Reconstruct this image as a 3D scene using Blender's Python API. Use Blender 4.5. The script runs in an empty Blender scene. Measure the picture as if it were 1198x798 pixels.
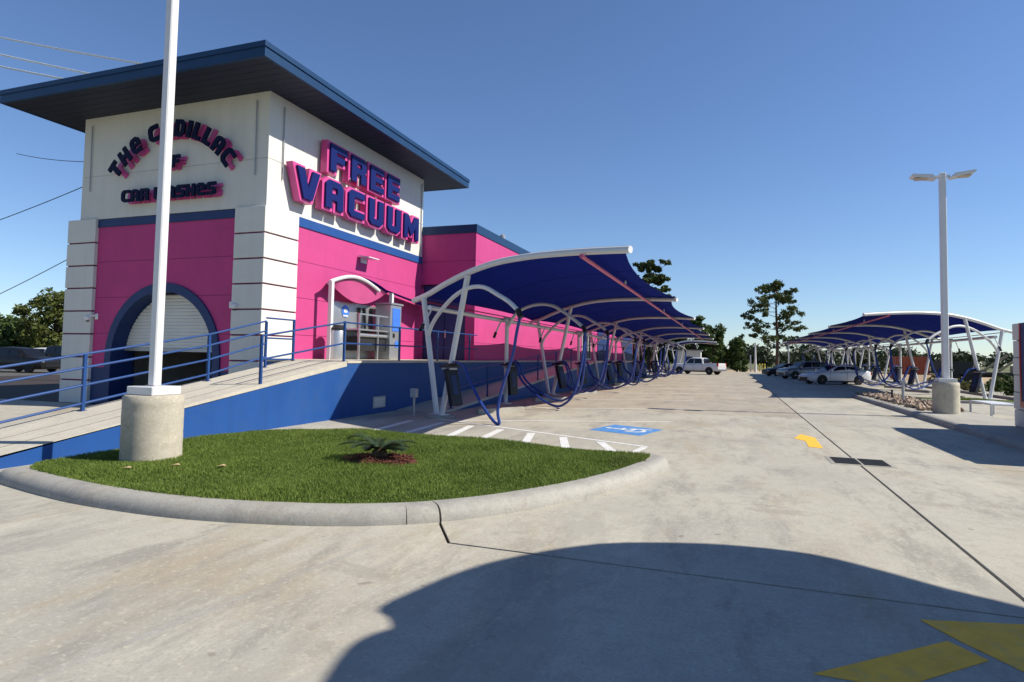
import bpy, bmesh, math, random
import numpy as np
from mathutils import Vector, Matrix
from mathutils.geometry import tessellate_polygon
random.seed(7); rng = np.random.default_rng(7)
scene = bpy.context.scene
COL = scene.collection

# ---------------------------------------------------------------- camera
YAW, PITCH, ROLL, EYE = -0.3434557, 0.05092176, 0.01834291, 1.65
cam = bpy.data.cameras.new('camera'); camo = bpy.data.objects.new('camera', cam); COL.objects.link(camo)
cam.sensor_width = 36.0; cam.lens = 36.0 * 724.808 / 1198.0; cam.shift_y = -18.85 / 1198.0
cam.clip_start = 0.05; cam.clip_end = 5000
fw = Vector((math.sin(YAW)*math.cos(PITCH), math.cos(YAW)*math.cos(PITCH), math.sin(PITCH)))
rt = Vector((math.cos(YAW), -math.sin(YAW), 0)); up = rt.cross(fw)
r2 = rt*math.cos(ROLL) + up*math.sin(ROLL); u2 = -rt*math.sin(ROLL) + up*math.cos(ROLL)
mw = Matrix((r2, u2, -fw)).transposed().to_4x4(); mw.translation = (0, 0, EYE)
camo.matrix_world = mw; scene.camera = camo

# ---------------------------------------------------------------- sky, sun, exposure
SUN = Vector((1.0, 0.2, 0.95)).normalized()
EL = math.asin(SUN.z); AZ = math.atan2(SUN.x, SUN.y)
w = bpy.data.worlds.new('World'); scene.world = w; w.use_nodes = True
nt = w.node_tree; sky = nt.nodes.new('ShaderNodeTexSky'); sky.sky_type = 'NISHITA'; sky.sun_disc = False
sky.sun_elevation = EL; sky.sun_rotation = AZ; sky.altitude = 20; sky.air_density = 1.0; sky.dust_density = 0.03; sky.ozone_density = 1.6
tint = nt.nodes.new('ShaderNodeMixRGB'); tint.blend_type = 'MULTIPLY'; tint.inputs['Fac'].default_value = 1.0; tint.inputs['Color2'].default_value = (0.76, 0.895, 1.12, 1)
nt.links.new(sky.outputs[0], tint.inputs['Color1']); nt.links.new(tint.outputs[0], nt.nodes['Background'].inputs[0]); nt.nodes['Background'].inputs[1].default_value = 0.085
sl = bpy.data.lights.new('sun', 'SUN'); sl.energy = 5.0; sl.angle = math.radians(0.53); sl.color = (1.0, 0.935, 0.82)
slo = bpy.data.objects.new('sun', sl); COL.objects.link(slo); slo.rotation_euler = SUN.to_track_quat('Z', 'Y').to_euler(); slo.location = (20, 5, 30)
vs = scene.view_settings; vs.view_transform = 'Standard'; vs.look = 'None'; vs.gamma = 1.0; vs.use_curve_mapping = False; vs.exposure = 0.5

# ---------------------------------------------------------------- materials
def mat(name, col, rough=0.6, var=0.12, scale=3.0, bump=0.0, bscale=40.0, metal=0.0, spec=0.4, dirt=None, dirt_amt=0.0, dirt_scale=0.6, coat=0.0, trans=0.0, streak=0.0):
    m = bpy.data.materials.new(name); m.use_nodes = True; n = m.node_tree.nodes; l = m.node_tree.links
    b = n['Principled BSDF']; b.inputs['Roughness'].default_value = rough; b.inputs['Metallic'].default_value = metal
    b.inputs['Specular IOR Level'].default_value = spec
    if coat: b.inputs['Coat Weight'].default_value = coat; b.inputs['Coat Roughness'].default_value = 0.05
    g = n.new('ShaderNodeNewGeometry')
    ns = n.new('ShaderNodeTexNoise'); ns.inputs['Scale'].default_value = scale; ns.inputs['Detail'].default_value = 6; ns.inputs['Roughness'].default_value = 0.65
    l.new(g.outputs['Position'], ns.inputs['Vector'])
    cr = n.new('ShaderNodeValToRGB'); e = cr.color_ramp.elements
    e[0].position = 0.3; e[1].position = 0.7
    e[0].color = (*[c*(1-var) for c in col], 1); e[1].color = (*[min(1, c*(1+var)) for c in col], 1)
    l.new(ns.outputs['Fac'], cr.inputs['Fac']); out = cr.outputs['Color']
    if dirt:
        n2 = n.new('ShaderNodeTexNoise'); n2.inputs['Scale'].default_value = dirt_scale; n2.inputs['Detail'].default_value = 8; n2.inputs['Roughness'].default_value = 0.7
        l.new(g.outputs['Position'], n2.inputs['Vector'])
        r2_ = n.new('ShaderNodeMapRange'); r2_.inputs['From Min'].default_value = 0.5; r2_.inputs['From Max'].default_value = 0.75; r2_.inputs['To Max'].default_value = dirt_amt
        l.new(n2.outputs['Fac'], r2_.inputs['Value'])
        if streak:
            mp = n.new('ShaderNodeMapping'); mp.inputs['Scale'].default_value = (2.2, 2.2, 0.16); l.new(g.outputs['Position'], mp.inputs['Vector'])
            n4 = n.new('ShaderNodeTexNoise'); n4.inputs['Scale'].default_value = 1.6; n4.inputs['Detail'].default_value = 8; n4.inputs['Roughness'].default_value = 0.7; l.new(mp.outputs[0], n4.inputs['Vector'])
            r4 = n.new('ShaderNodeMapRange'); r4.inputs['From Min'].default_value = 0.48; r4.inputs['From Max'].default_value = 0.75; r4.inputs['To Max'].default_value = streak; l.new(n4.outputs['Fac'], r4.inputs['Value'])
            m4 = n.new('ShaderNodeMixRGB'); l.new(r4.outputs[0], m4.inputs['Fac']); l.new(out, m4.inputs['Color1']); m4.inputs['Color2'].default_value = (*[c_*0.62 for c_ in col], 1); out = m4.outputs['Color']
        mx = n.new('ShaderNodeMixRGB'); l.new(r2_.outputs[0], mx.inputs['Fac']); l.new(out, mx.inputs['Color1']); mx.inputs['Color2'].default_value = (*dirt, 1); out = mx.outputs['Color']
    l.new(out, b.inputs['Base Color'])
    if bump:
        n3 = n.new('ShaderNodeTexNoise'); n3.inputs['Scale'].default_value = bscale; n3.inputs['Detail'].default_value = 5
        l.new(g.outputs['Position'], n3.inputs['Vector'])
        bp = n.new('ShaderNodeBump'); bp.inputs['Strength'].default_value = bump; bp.inputs['Distance'].default_value = 0.01
        l.new(n3.outputs['Fac'], bp.inputs['Height']); l.new(bp.outputs[0], b.inputs['Normal'])
    if trans:
        tr = n.new('ShaderNodeBsdfTranslucent'); l.new(out, tr.inputs['Color']); ms = n.new('ShaderNodeMixShader'); ms.inputs[0].default_value = trans
        l.new(b.outputs[0], ms.inputs[1]); l.new(tr.outputs[0], ms.inputs[2]); l.new(ms.outputs[0], n['Material Output'].inputs[0])
    return m

def concrete_mat(name, base=(0.410, 0.386, 0.320), stains=1.0):
    m = bpy.data.materials.new(name); m.use_nodes = True; n = m.node_tree.nodes; l = m.node_tree.links
    b = n['Principled BSDF']; b.inputs['Roughness'].default_value = 0.78; b.inputs['Specular IOR Level'].default_value = 0.3
    g = n.new('ShaderNodeNewGeometry')
    def noise(scale, detail=6, rough=0.6, stretch=None, rot=0.0, dist=0.0):
        t = n.new('ShaderNodeTexNoise'); t.inputs['Scale'].default_value = scale; t.inputs['Detail'].default_value = detail
        t.inputs['Roughness'].default_value = rough; t.inputs['Distortion'].default_value = dist
        if stretch:
            mp = n.new('ShaderNodeMapping'); mp.inputs['Scale'].default_value = stretch; mp.inputs['Rotation'].default_value = (0, 0, rot)
            l.new(g.outputs['Position'], mp.inputs['Vector']); l.new(mp.outputs[0], t.inputs['Vector'])
        else: l.new(g.outputs['Position'], t.inputs['Vector'])
        return t.outputs['Fac']
    def ramp(v, a, c, amt):
        r = n.new('ShaderNodeMapRange'); r.inputs['From Min'].default_value = a; r.inputs['From Max'].default_value = c; r.inputs['To Max'].default_value = amt
        r.interpolation_type = 'SMOOTHSTEP'
        l.new(v, r.inputs['Value']); return r.outputs[0]
    def mix(c1, fac, col, mode='MIX'):
        x = n.new('ShaderNodeMixRGB'); x.blend_type = mode; l.new(fac, x.inputs['Fac']); l.new(c1, x.inputs['Color1']); x.inputs['Color2'].default_value = (*col, 1); return x.outputs['Color']
    rgb = n.new('ShaderNodeRGB'); rgb.outputs[0].default_value = (*base, 1); c = rgb.outputs[0]
    def tone(r_, g_, b_): return (base[0]*r_, base[1]*g_, base[2]*b_)
    c = mix(c, ramp(noise(0.28, 8, 0.62), 0.42, 0.62, 0.8*stains), tone(0.80, 0.81, 0.85))
    c = mix(c, ramp(noise(0.55, 10, 0.72, (1.0, 0.42, 1), 0.3, 0.3), 0.50, 0.66, 0.8*stains), tone(0.80, 0.70, 0.58))
    c = mix(c, ramp(noise(1.3, 12, 0.78, (1.0, 0.35, 1), 0.2, 0.25), 0.48, 0.64, 0.85*stains), tone(0.58, 0.58, 0.61))
    c = mix(c, ramp(noise(0.8, 12, 0.8, (1.0, 0.3, 1), 0.45, 0.4), 0.53, 0.66, 0.6*stains), tone(1.22, 1.21, 1.18))
    c = mix(c, ramp(noise(2.2, 6, 0.7, (1.0, 0.05, 1), 0.05), 0.58, 0.74, 0.4*stains), tone(0.66, 0.65, 0.66))
    c = mix(c, ramp(noise(5.5, 12, 0.8), 0.47, 0.66, 0.62), tone(0.70, 0.68, 0.66))
    c = mix(c, ramp(noise(38, 6, 0.75), 0.46, 0.70, 0.6), tone(0.58, 0.56, 0.54))
    c = mix(c, ramp(noise(22, 4, 0.7), 0.53, 0.68, 0.5), tone(1.30, 1.29, 1.26))
    c = mix(c, ramp(noise(0.42, 14, 0.66, (1.0, 0.5, 1), 0.5, 0.2), 0.565, 0.60, 0.5*stains), tone(0.74, 0.74, 0.77))
    c = mix(c, ramp(noise(0.9, 14, 0.68, (0.5, 1.0, 1), 0.1, 0.2), 0.60, 0.63, 0.45*stains), tone(0.62, 0.60, 0.60))
    c = mix(c, ramp(noise(5, 2, 0.5), 0.71, 0.75, 0.5*stains), tone(0.40, 0.37, 0.35))
    l.new(c, b.inputs['Base Color'])
    bp = n.new('ShaderNodeBump'); bp.inputs['Strength'].default_value = 0.35; bp.inputs['Distance'].default_value = 0.006
    l.new(noise(60, 8, 0.7, (1.0, 0.25, 1), 1.2), bp.inputs['Height']); l.new(bp.outputs[0], b.inputs['Normal'])
    return m

M = dict(
 concrete=concrete_mat('concrete'), concrete_tan=concrete_mat('concrete_tan', (0.375, 0.335, 0.268), 0.9), concrete_smooth=concrete_mat('concrete_smooth', (0.37, 0.352, 0.305), 0.6), concrete_kerb=concrete_mat('concrete_kerb', (0.335, 0.322, 0.285), 0.75),
 concrete_deck=concrete_mat('concrete_deck', (0.50, 0.465, 0.385), 0.35), concrete_base=concrete_mat('concrete_base', (0.50, 0.455, 0.355), 0.8),
 sealant=mat('sealant', (0.035, 0.025, 0.02), 0.9), asphalt=mat('asphalt', (0.085, 0.083, 0.078), 0.9, 0.2, 4, 0.4, 90),
 white_paint=mat('white_paint', (0.62, 0.62, 0.60), 0.7, 0.10, 8, dirt=(0.36, 0.34, 0.30), dirt_amt=0.6, dirt_scale=6),
 yellow_paint=mat('yellow_paint', (0.82, 0.43, 0.025), 0.7, 0.14, 6, dirt=(0.45, 0.33, 0.12), dirt_amt=0.7, dirt_scale=7),
 blue_mark=mat('blue_mark', (0.06, 0.21, 0.50), 0.7, 0.12, 6, dirt=(0.3, 0.33, 0.36), dirt_amt=0.7, dirt_scale=6),
 stucco_white=mat('stucco_white', (0.62, 0.61, 0.56), 0.8, 0.05, 1.2, 0.5, 70, dirt=(0.44, 0.43, 0.41), dirt_amt=0.4, streak=0.22),
 stucco_pink=mat('stucco_pink', (0.47, 0.045, 0.185), 0.7, 0.06, 1.0, 0.5, 70, dirt=(0.38, 0.045, 0.16), dirt_amt=0.5, streak=0.22),
 maroon=mat('maroon', (0.16, 0.02, 0.07), 0.8), navy_paint=mat('navy_paint', (0.010, 0.030, 0.115), 0.55, 0.08, 1.5, 0.15, 110),
 blue_wall=mat('blue_wall', (0.006, 0.060, 0.235), 0.6, 0.07, 0.9, 0.25, 110, dirt=(0.03, 0.075, 0.20), dirt_amt=0.6, dirt_scale=1.1, streak=0.4),
 blue_rail=mat('blue_rail', (0.012, 0.052, 0.185), 0.45, 0.1, 5, spec=0.3), blue_metal=mat('blue_metal', (0.009, 0.040, 0.105), 0.45, 0.1, 2, spec=0.3),
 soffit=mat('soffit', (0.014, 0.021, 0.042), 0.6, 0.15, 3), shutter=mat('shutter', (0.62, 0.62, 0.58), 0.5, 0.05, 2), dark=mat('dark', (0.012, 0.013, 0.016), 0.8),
 white_metal=mat('white_metal', (0.62, 0.62, 0.62), 0.35, 0.04, 3, spec=0.5, dirt=(0.55, 0.54, 0.52), dirt_amt=0.3, dirt_scale=2.0), pink_metal=mat('pink_metal', (0.55, 0.10, 0.20), 0.4),
 fabric_navy=mat('fabric_navy', (0.005, 0.016, 0.185), 0.95, 0.10, 1.2, 0.2, 300, spec=0.05, trans=0.04), seam=mat('seam', (0.02, 0.03, 0.20), 0.9, spec=0.1), fabric_pink=mat('fabric_pink', (0.52, 0.075, 0.22), 0.8, 0.08, 2, trans=0.15), rope_red=mat('rope_red', (0.35, 0.03, 0.06), 0.7),
 hose=mat('hose', (0.013, 0.042, 0.22), 0.45, 0.15, 20, spec=0.4), black=mat('black', (0.010, 0.010, 0.012), 0.5), rubber=mat('rubber', (0.018, 0.018, 0.019), 0.8), bin_blue=mat('bin_blue', (0.010, 0.018, 0.075), 0.4),
 steel=mat('steel', (0.50, 0.51, 0.52), 0.35, 0.08, 4, metal=0.75), grey_metal=mat('grey_metal', (0.36, 0.37, 0.38), 0.45, 0.08, 5, metal=0.6), sticker=mat('sticker', (0.05, 0.17, 0.60), 0.4),
 sign_navy=mat('sign_navy', (0.007, 0.014, 0.105), 0.45, 0.05, 3, spec=0.15), sign_navy_shaded=mat('sign_navy_shaded', (0.004, 0.006, 0.032), 0.5, 0.05, 3, spec=0.1), sign_pink=mat('sign_pink', (0.58, 0.07, 0.26), 0.35, 0.05, 3),  # front letters: same sign navy, with the front's shade put into the colour
 mulch=mat('mulch', (0.11, 0.035, 0.022), 0.95, 0.5, 60, 0.9, 60), soil=mat('soil', (0.05, 0.065, 0.02), 0.95, 0.4, 8), palm=mat('palm', (0.030, 0.052, 0.022), 0.5, 0.35, 14, trans=0.12), palm_trunk=mat('palm_trunk', (0.075, 0.048, 0.026), 0.9, 0.4, 30),
 bark=mat('bark', (0.075, 0.052, 0.038), 0.95, 0.35, 6), iron=mat('iron', (0.03, 0.03, 0.03), 0.7, 0.3, 10), wood_pole=mat('wood_pole', (0.12, 0.08, 0.055), 0.9), wire=mat('wire', (0.78, 0.78, 0.78), 0.5), wire_dark=mat('wire_dark', (0.03, 0.03, 0.035), 0.6),
 glass=mat('glass', (0.008, 0.009, 0.011), 0.12, 0.02, 1, spec=0.4), car_white=mat('car_white', (0.62, 0.62, 0.63), 0.3, 0.02, 2, coat=0.6), car_grey=mat('car_grey', (0.16, 0.18, 0.21), 0.3, 0.03, 2, metal=0.3, coat=0.6), car_black=mat('car_black', (0.008, 0.008, 0.009), 0.4, 0.05, 2, coat=0.15, spec=0.3),
 car_blue=mat('car_blue', (0.05, 0.07, 0.11), 0.3, 0.05, 2, coat=0.6), rim=mat('rim', (0.40, 0.40, 0.42), 0.3, metal=0.9), bronze=mat('bronze', (0.30, 0.15, 0.08), 0.35, metal=0.8), lamp=mat('lamp', (0.7, 0.7, 0.7), 0.15), tail=mat('tail', (0.35, 0.01, 0.01), 0.2),
 rust=mat('rust', (0.32, 0.085, 0.045), 0.8, 0.2, 1.5), dirt=mat('dirt', (0.36, 0.27, 0.17), 0.95, 0.3, 0.15), stone=mat('stone', (0.33, 0.25, 0.18), 0.9, 0.55, 6, 0.4, 30), gold=mat('gold', (0.62, 0.50, 0.05), 0.6), tan=mat('tan', (0.35, 0.28, 0.16), 0.7, 0.2, 3), lens=mat('lens', (0.5, 0.42, 0.3), 0.3),
 white_plastic=mat('white_plastic', (0.70, 0.70, 0.70), 0.4), leaf_litter=mat('leaf_litter', (0.45, 0.33, 0.18), 0.9))

def leaf_mat(name, c1, c2, scale=1.5, trans=0.25, fine=12):
    m = bpy.data.materials.new(name); m.use_nodes = True; n = m.node_tree.nodes; l = m.node_tree.links
    b = n['Principled BSDF']; b.inputs['Roughness'].default_value = 0.6; b.inputs['Specular IOR Level'].default_value = 0.25
    g = n.new('ShaderNodeNewGeometry'); ns = n.new('ShaderNodeTexNoise'); ns.inputs['Scale'].default_value = scale; ns.inputs['Detail'].default_value = 6; ns.inputs['Roughness'].default_value = 0.8
    l.new(g.outputs['Position'], ns.inputs['Vector']); cr = n.new('ShaderNodeValToRGB'); cr.color_ramp.elements[0].position = 0.32; cr.color_ramp.elements[1].position = 0.68
    cr.color_ramp.elements[0].color = (*c1, 1); cr.color_ramp.elements[1].color = (*c2, 1); nf = n.new('ShaderNodeTexNoise'); nf.inputs['Scale'].default_value = scale*fine; nf.inputs['Detail'].default_value = 2; l.new(g.outputs['Position'], nf.inputs['Vector'])
    mxn = n.new('ShaderNodeMath'); mxn.operation = 'ADD'; h1 = n.new('ShaderNodeMath'); h1.operation = 'MULTIPLY'; h1.inputs[1].default_value = 0.5; h2 = n.new('ShaderNodeMath'); h2.operation = 'MULTIPLY'; h2.inputs[1].default_value = 0.5
    l.new(ns.outputs['Fac'], h1.inputs[0]); l.new(nf.outputs['Fac'], h2.inputs[0]); l.new(h1.outputs[0], mxn.inputs[0]); l.new(h2.outputs[0], mxn.inputs[1])
    l.new(mxn.outputs[0], cr.inputs['Fac']); l.new(cr.outputs[0], b.inputs['Base Color'])
    tr = n.new('ShaderNodeBsdfTranslucent'); l.new(cr.outputs[0], tr.inputs['Color']); ms = n.new('ShaderNodeMixShader'); ms.inputs[0].default_value = trans
    l.new(b.outputs[0], ms.inputs[1]); l.new(tr.outputs[0], ms.inputs[2]); l.new(ms.outputs[0], n['Material Output'].inputs[0]); return m
M['grass'] = leaf_mat('grass', (0.050, 0.105, 0.013), (0.25, 0.32, 0.065), 1.3, 0.35, 60)
M['grass_dry'] = leaf_mat('grass_dry', (0.07, 0.09, 0.025), (0.17, 0.16, 0.06), 3.0, 0.3)
M['pine_leaf'] = leaf_mat('pine_leaf', (0.028, 0.048, 0.014), (0.095, 0.125, 0.040), 0.8, 0.25)
M['oak_leaf'] = leaf_mat('oak_leaf', (0.022, 0.045, 0.011), (0.085, 0.125, 0.030), 0.9, 0.22)
M['lime_leaf'] = leaf_mat('lime_leaf', (0.045, 0.065, 0.014), (0.15, 0.165, 0.04), 1.2, 0.3)
M['far_leaf'] = leaf_mat('far_leaf', (0.030, 0.045, 0.024), (0.065, 0.080, 0.040), 0.08, 0.1)
M['field'] = mat('field', (0.105, 0.115, 0.045), 0.95, 0.35, 0.06, dirt=(0.22, 0.19, 0.09), dirt_amt=0.8, dirt_scale=0.03)

# ---------------------------------------------------------------- mesh helpers
class MB:
    def __init__(s): s.v = []; s.f = []
    def add(s, vs, fs):
        o = len(s.v); s.v += [tuple(p) for p in vs]; s.f += [tuple(i+o for i in q) for q in fs]; return s
    def box(s, x0, x1, y0, y1, z0, z1, c=0.0):
        if x0 > x1: x0, x1 = x1, x0
        if y0 > y1: y0, y1 = y1, y0
        if z0 > z1: z0, z1 = z1, z0
        if c <= 0:
            return s.add([(x0,y0,z0),(x1,y0,z0),(x1,y1,z0),(x0,y1,z0),(x0,y0,z1),(x1,y0,z1),(x1,y1,z1),(x0,y1,z1)], [(3,2,1,0),(4,5,6,7),(0,1,5,4),(1,2,6,5),(2,3,7,6),(3,0,4,7)])
        bm = bmesh.new(); r = bmesh.ops.create_cube(bm, size=1.0)
        for v in bm.verts: v.co = Vector(((x0+x1)/2+v.co.x*(x1-x0), (y0+y1)/2+v.co.y*(y1-y0), (z0+z1)/2+v.co.z*(z1-z0)))
        bmesh.ops.bevel(bm, geom=bm.edges[:], offset=c, segments=1, affect='EDGES'); bm.verts.index_update()
        s.add([v.co[:] for v in bm.verts], [[v.index for v in f.verts] for f in bm.faces]); bm.free(); return s
    def obox(s, o, ax, ay, az, hx, hy, hz):
        o = Vector(o); ax, ay, az = Vector(ax).normalized(), Vector(ay).normalized(), Vector(az).normalized(); p = []
        for k in (-1, 1):
            for j, i in ((-1,-1),(-1,1),(1,1),(1,-1)): p.append(o+ax*hx*i+ay*hy*j+az*hz*k)
        return s.add(p, [(3,2,1,0),(4,5,6,7),(0,1,5,4),(1,2,6,5),(2,3,7,6),(3,0,4,7)])
    def tube(s, pts, r, n=8, caps=True):
        pts = [Vector(p) for p in pts]; m = len(pts); rr = r if isinstance(r, (list, tuple)) else [r]*m
        t0 = (pts[1]-pts[0]).normalized(); ref = Vector((0,0,1)) if abs(t0.z) < 0.9 else Vector((1,0,0)); a = t0.cross(ref).normalized()
        vs = []
        for i in range(m):
            t = ((pts[min(i+1,m-1)]-pts[max(i-1,0)])).normalized(); a = (a - t*a.dot(t)).normalized(); b = t.cross(a)
            for k in range(n):
                th = 2*math.pi*k/n; vs.append(pts[i] + (a*math.cos(th)+b*math.sin(th))*rr[i])
        fs = [(i*n+k, i*n+(k+1)%n, (i+1)*n+(k+1)%n, (i+1)*n+k) for i in range(m-1) for k in range(n)]
        if caps: fs += [tuple(range(n-1,-1,-1)), tuple((m-1)*n+k for k in range(n))]
        return s.add(vs, fs)
    def prism(s, loops, fn, d0, d1):
        # loops: outer + holes of 2-D points; fn(u, v, d) -> 3-D
        tri = tessellate_polygon([[Vector((x, y, 0)) for x, y in lp] for lp in loops]); flat = [p for lp in loops for p in lp]; N = len(flat)
        vs = [fn(x, y, d0) for x, y in flat] + [fn(x, y, d1) for x, y in flat]; fs = []
        for t in tri: fs += [tuple(t), tuple(i+N for i in reversed(t))]
        o = 0
        for lp in loops:
            L = len(lp); fs += [(o+i, o+(i+1)%L, o+(i+1)%L+N, o+i+N) for i in range(L)]; o += L
        return s.add(vs, fs)
    def lathe(s, prof, n=24, o=(0,0,0), axis='Z'):
        vs = []; fs = []; m = len(prof)
        for r, z in prof:
            for k in range(n):
                th = 2*math.pi*k/n; c, q = r*math.cos(th), r*math.sin(th)
                p = (c, q, z) if axis == 'Z' else ((c, z, q) if axis == 'Y' else (z, c, q)); vs.append((p[0]+o[0], p[1]+o[1], p[2]+o[2]))
        fs = [(i*n+k, i*n+(k+1)%n, (i+1)*n+(k+1)%n, (i+1)*n+k) for i in range(m-1) for k in range(n)] + [tuple(range(n-1,-1,-1)), tuple((m-1)*n+k for k in range(n))]
        return s.add(vs, fs)
    def build(s, name, m, parent=None, smooth=False, fix=True):
        me = bpy.data.meshes.new(name); me.from_pydata([tuple(p) for p in s.v], [], s.f); me.materials.append(M[m])
        if fix:
            bm = bmesh.new(); bm.from_mesh(me); bmesh.ops.recalc_face_normals(bm, faces=bm.faces); bm.to_mesh(me); bm.free()
        if smooth:
            me.shade_smooth() if smooth is True else me.set_sharp_from_angle(angle=smooth)
        me.update(); o = bpy.data.objects.new(name, me); COL.objects.link(o)
        if parent: o.parent = parent
        return o
SM = math.radians(40)
def tag(o, label=None, cat=None, group=None, kind=None):
    if label: o['label'] = label
    if cat: o['category'] = cat
    if group: o['group'] = group
    if kind: o['kind'] = kind
    return o
def empty(name, loc=(0,0,0), rz=0.0):
    o = bpy.data.objects.new(name, None); COL.objects.link(o); o.location = loc; o.rotation_euler = (0,0,rz); o.empty_display_size = 0.2; return o
def copy_tree(o, parent=None):
    c = o.copy(); COL.objects.link(c); c.parent = parent
    for ch in list(o.children): copy_tree(ch, c)
    return c
def spline(pts, n=24):
    pts = [Vector(p) for p in pts]; P = [pts[0]*2-pts[1]] + pts + [pts[-1]*2-pts[-2]]; out = []
    segs = len(pts)-1; k = max(2, n//segs)
    for i in range(segs):
        a, b, c, d = P[i:i+4]
        for j in range(k):
            t = j/k; out.append(0.5*((2*b)+(c-a)*t+(2*a-5*b+4*c-d)*t*t+(-a+3*b-3*c+d)*t**3))
    out.append(pts[-1]); return out
ORD = ['first','second','third','fourth','fifth','sixth','seventh','eighth','ninth','tenth','eleventh','twelfth','thirteenth','fourteenth']

def in_poly(x, y, poly):
    r = np.zeros(len(x), bool); n = len(poly)
    for i in range(n):
        x0, y0 = poly[i]; x1, y1 = poly[(i+1) % n]
        c = ((y0 > y) != (y1 > y)) & (x < (x1-x0)*(y-y0)/((y1-y0) if y1 != y0 else 1e-9)+x0); r ^= c
    return r
def mesh_np(name, V, F, m, parent=None):
    me = bpy.data.meshes.new(name); k = F.shape[1]
    me.vertices.add(len(V)); me.vertices.foreach_set('co', V.astype(np.float32).ravel()); me.loops.add(F.size); me.loops.foreach_set('vertex_index', F.astype(np.int32).ravel())
    me.polygons.add(len(F)); me.polygons.foreach_set('loop_start', np.arange(0, F.size, k, dtype=np.int32)); me.materials.append(M[m]); me.update(calc_edges=True)
    o = bpy.data.objects.new(name, me); COL.objects.link(o)
    if parent: o.parent = parent
    return o
def blades(name, poly, z, n, h, wd, m):
    P = np.array(poly); lo, hi = P.min(0), P.max(0); x = rng.uniform(lo[0], hi[0], n*2); y = rng.uniform(lo[1], hi[1], n*2); k = in_poly(x, y, poly); x = x[k][:n]; y = y[k][:n]; c = len(x)
    a = rng.uniform(0, 2*np.pi, c); hh = h*rng.uniform(0.55, 1.25, c)*(0.8+0.35*np.sin(x*2.3+np.sin(y*1.7)*2)); ln = rng.uniform(0.05, 0.75, c)*hh; b = rng.uniform(0, 2*np.pi, c)
    base = np.stack([x, y, np.full(c, z)], 1); d = np.stack([np.cos(a), np.sin(a), np.zeros(c)], 1)*(wd/2)
    mid = base + np.stack([np.cos(b)*ln*0.3, np.sin(b)*ln*0.3, hh*0.6], 1); tip = base + np.stack([np.cos(b)*ln, np.sin(b)*ln, hh], 1)
    V = np.concatenate([base-d, base+d, mid+d*0.8, mid-d*0.8, tip]); i = np.arange(c)
    F = np.concatenate([np.stack([i, i+c, i+2*c], 1), np.stack([i, i+2*c, i+3*c], 1), np.stack([i+3*c, i+2*c, i+4*c], 1)])
    return mesh_np(name, V, F, m)
def leaves(name, C, R, per, size, m, parent=None, flat=0.0, shell=0.45):
    # clumps at C (n,3) with radii R (n,3): leaf-sized quads
    out = []
    for c, r in zip(C, R):
        d = rng.normal(size=(per, 3)); d /= np.linalg.norm(d, axis=1)[:, None]; out.append(c + d*r*(shell+(1-shell)*rng.random((per, 1))))
    P = np.concatenate(out); c = len(P); a = rng.normal(size=(c, 3)); a[:, 2] *= 1-flat; a /= np.linalg.norm(a, axis=1)[:, None]; b = np.cross(a, rng.normal(size=(c, 3))); b /= np.linalg.norm(b, axis=1)[:, None]
    s = size*rng.uniform(0.5, 1.3, (c, 1)); V = np.concatenate([P-a*s, P+b*s*0.5, P+a*s, P-b*s*0.5]); i = np.arange(c)
    return mesh_np(name, V, np.stack([i, i+c, i+2*c, i+3*c], 1), m, parent)

# ================================================================ GROUND
g = MB().box(-1500, 1500, -300, 2500, -0.5, -0.16).build('ground', 'field'); tag(g, kind='structure')
pav = MB().box(-40, 16.4, -12, 98, -0.15, -0.022).build('pavement', 'sealant'); tag(pav, kind='structure')
J = 0.015
SLABS = [[(-24,-10),(1.93,-10),(1.93,5.05),(-2.36,5.05),(-2.75,5.65),(-3.2,6.5),(-24,6.5)], [(-2.36,5.05),(1.93,5.05),(1.93,20),(-9.5,20),(-9.5,6.5),(-3.2,6.5),(-2.75,5.65)]]
for sp0 in SLABS:
    ctr = Vector((sum(p[0] for p in sp0)/len(sp0), sum(p[1] for p in sp0)/len(sp0))); ins_ = []
    for i in range(len(sp0)):
        p0, p1, p2 = Vector(sp0[i-1]), Vector(sp0[i]), Vector(sp0[(i+1) % len(sp0)]); a_ = (p1-p0).normalized(); b_ = (p2-p1).normalized(); m_ = Vector((-a_.y, a_.x))+Vector((-b_.y, b_.x)); ins_.append(tuple(p1+m_/max(m_.dot(m_)/2, 0.3)*J))
    MB().prism([ins_], lambda x, y, d: (x, y, d), -0.14, 0.0).build('slab', 'concrete', pav)
for (x0, x1, y0, y1) in [(1.93,16,-10,5.05),(1.93,5.2,5.05,11.9),(1.93,5.2,11.9,22.3),(5.2,16,5.05,22.3),(-9.5,1.93,20,35),(1.93,16,22.3,35),(-9.5,1.93,35,50),(1.93,16,35,50),(-9.5,1.93,50,66),(1.93,16,50,66),(-9.5,1.93,66,82),(1.93,16,66,82),(-12,1.93,82,97),(1.93,16,82,97),(-39,-24,-10,13.3),(-24,-9.5,6.5,13.3)]:
    MB().box(x0+J, x1-J, y0+J, y1-J, -0.14, 0.0, 0.006).build('slab', 'concrete_tan' if (x1 < 2 and y0 > 19) else 'concrete', pav)
rd = MB().box(-160, -27, 14.5, 42, -0.155, -0.05).build('side_road', 'asphalt'); tag(rd, kind='structure')
df = MB().box(14, 160, 66, 120, -0.158, -0.06).build('dirt_field', 'dirt'); tag(df, kind='structure')
df2 = MB().box(-60, 60, 99, 132, -0.158, -0.05).build('dirt_verge', 'dirt'); tag(df2, kind='structure')

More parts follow.
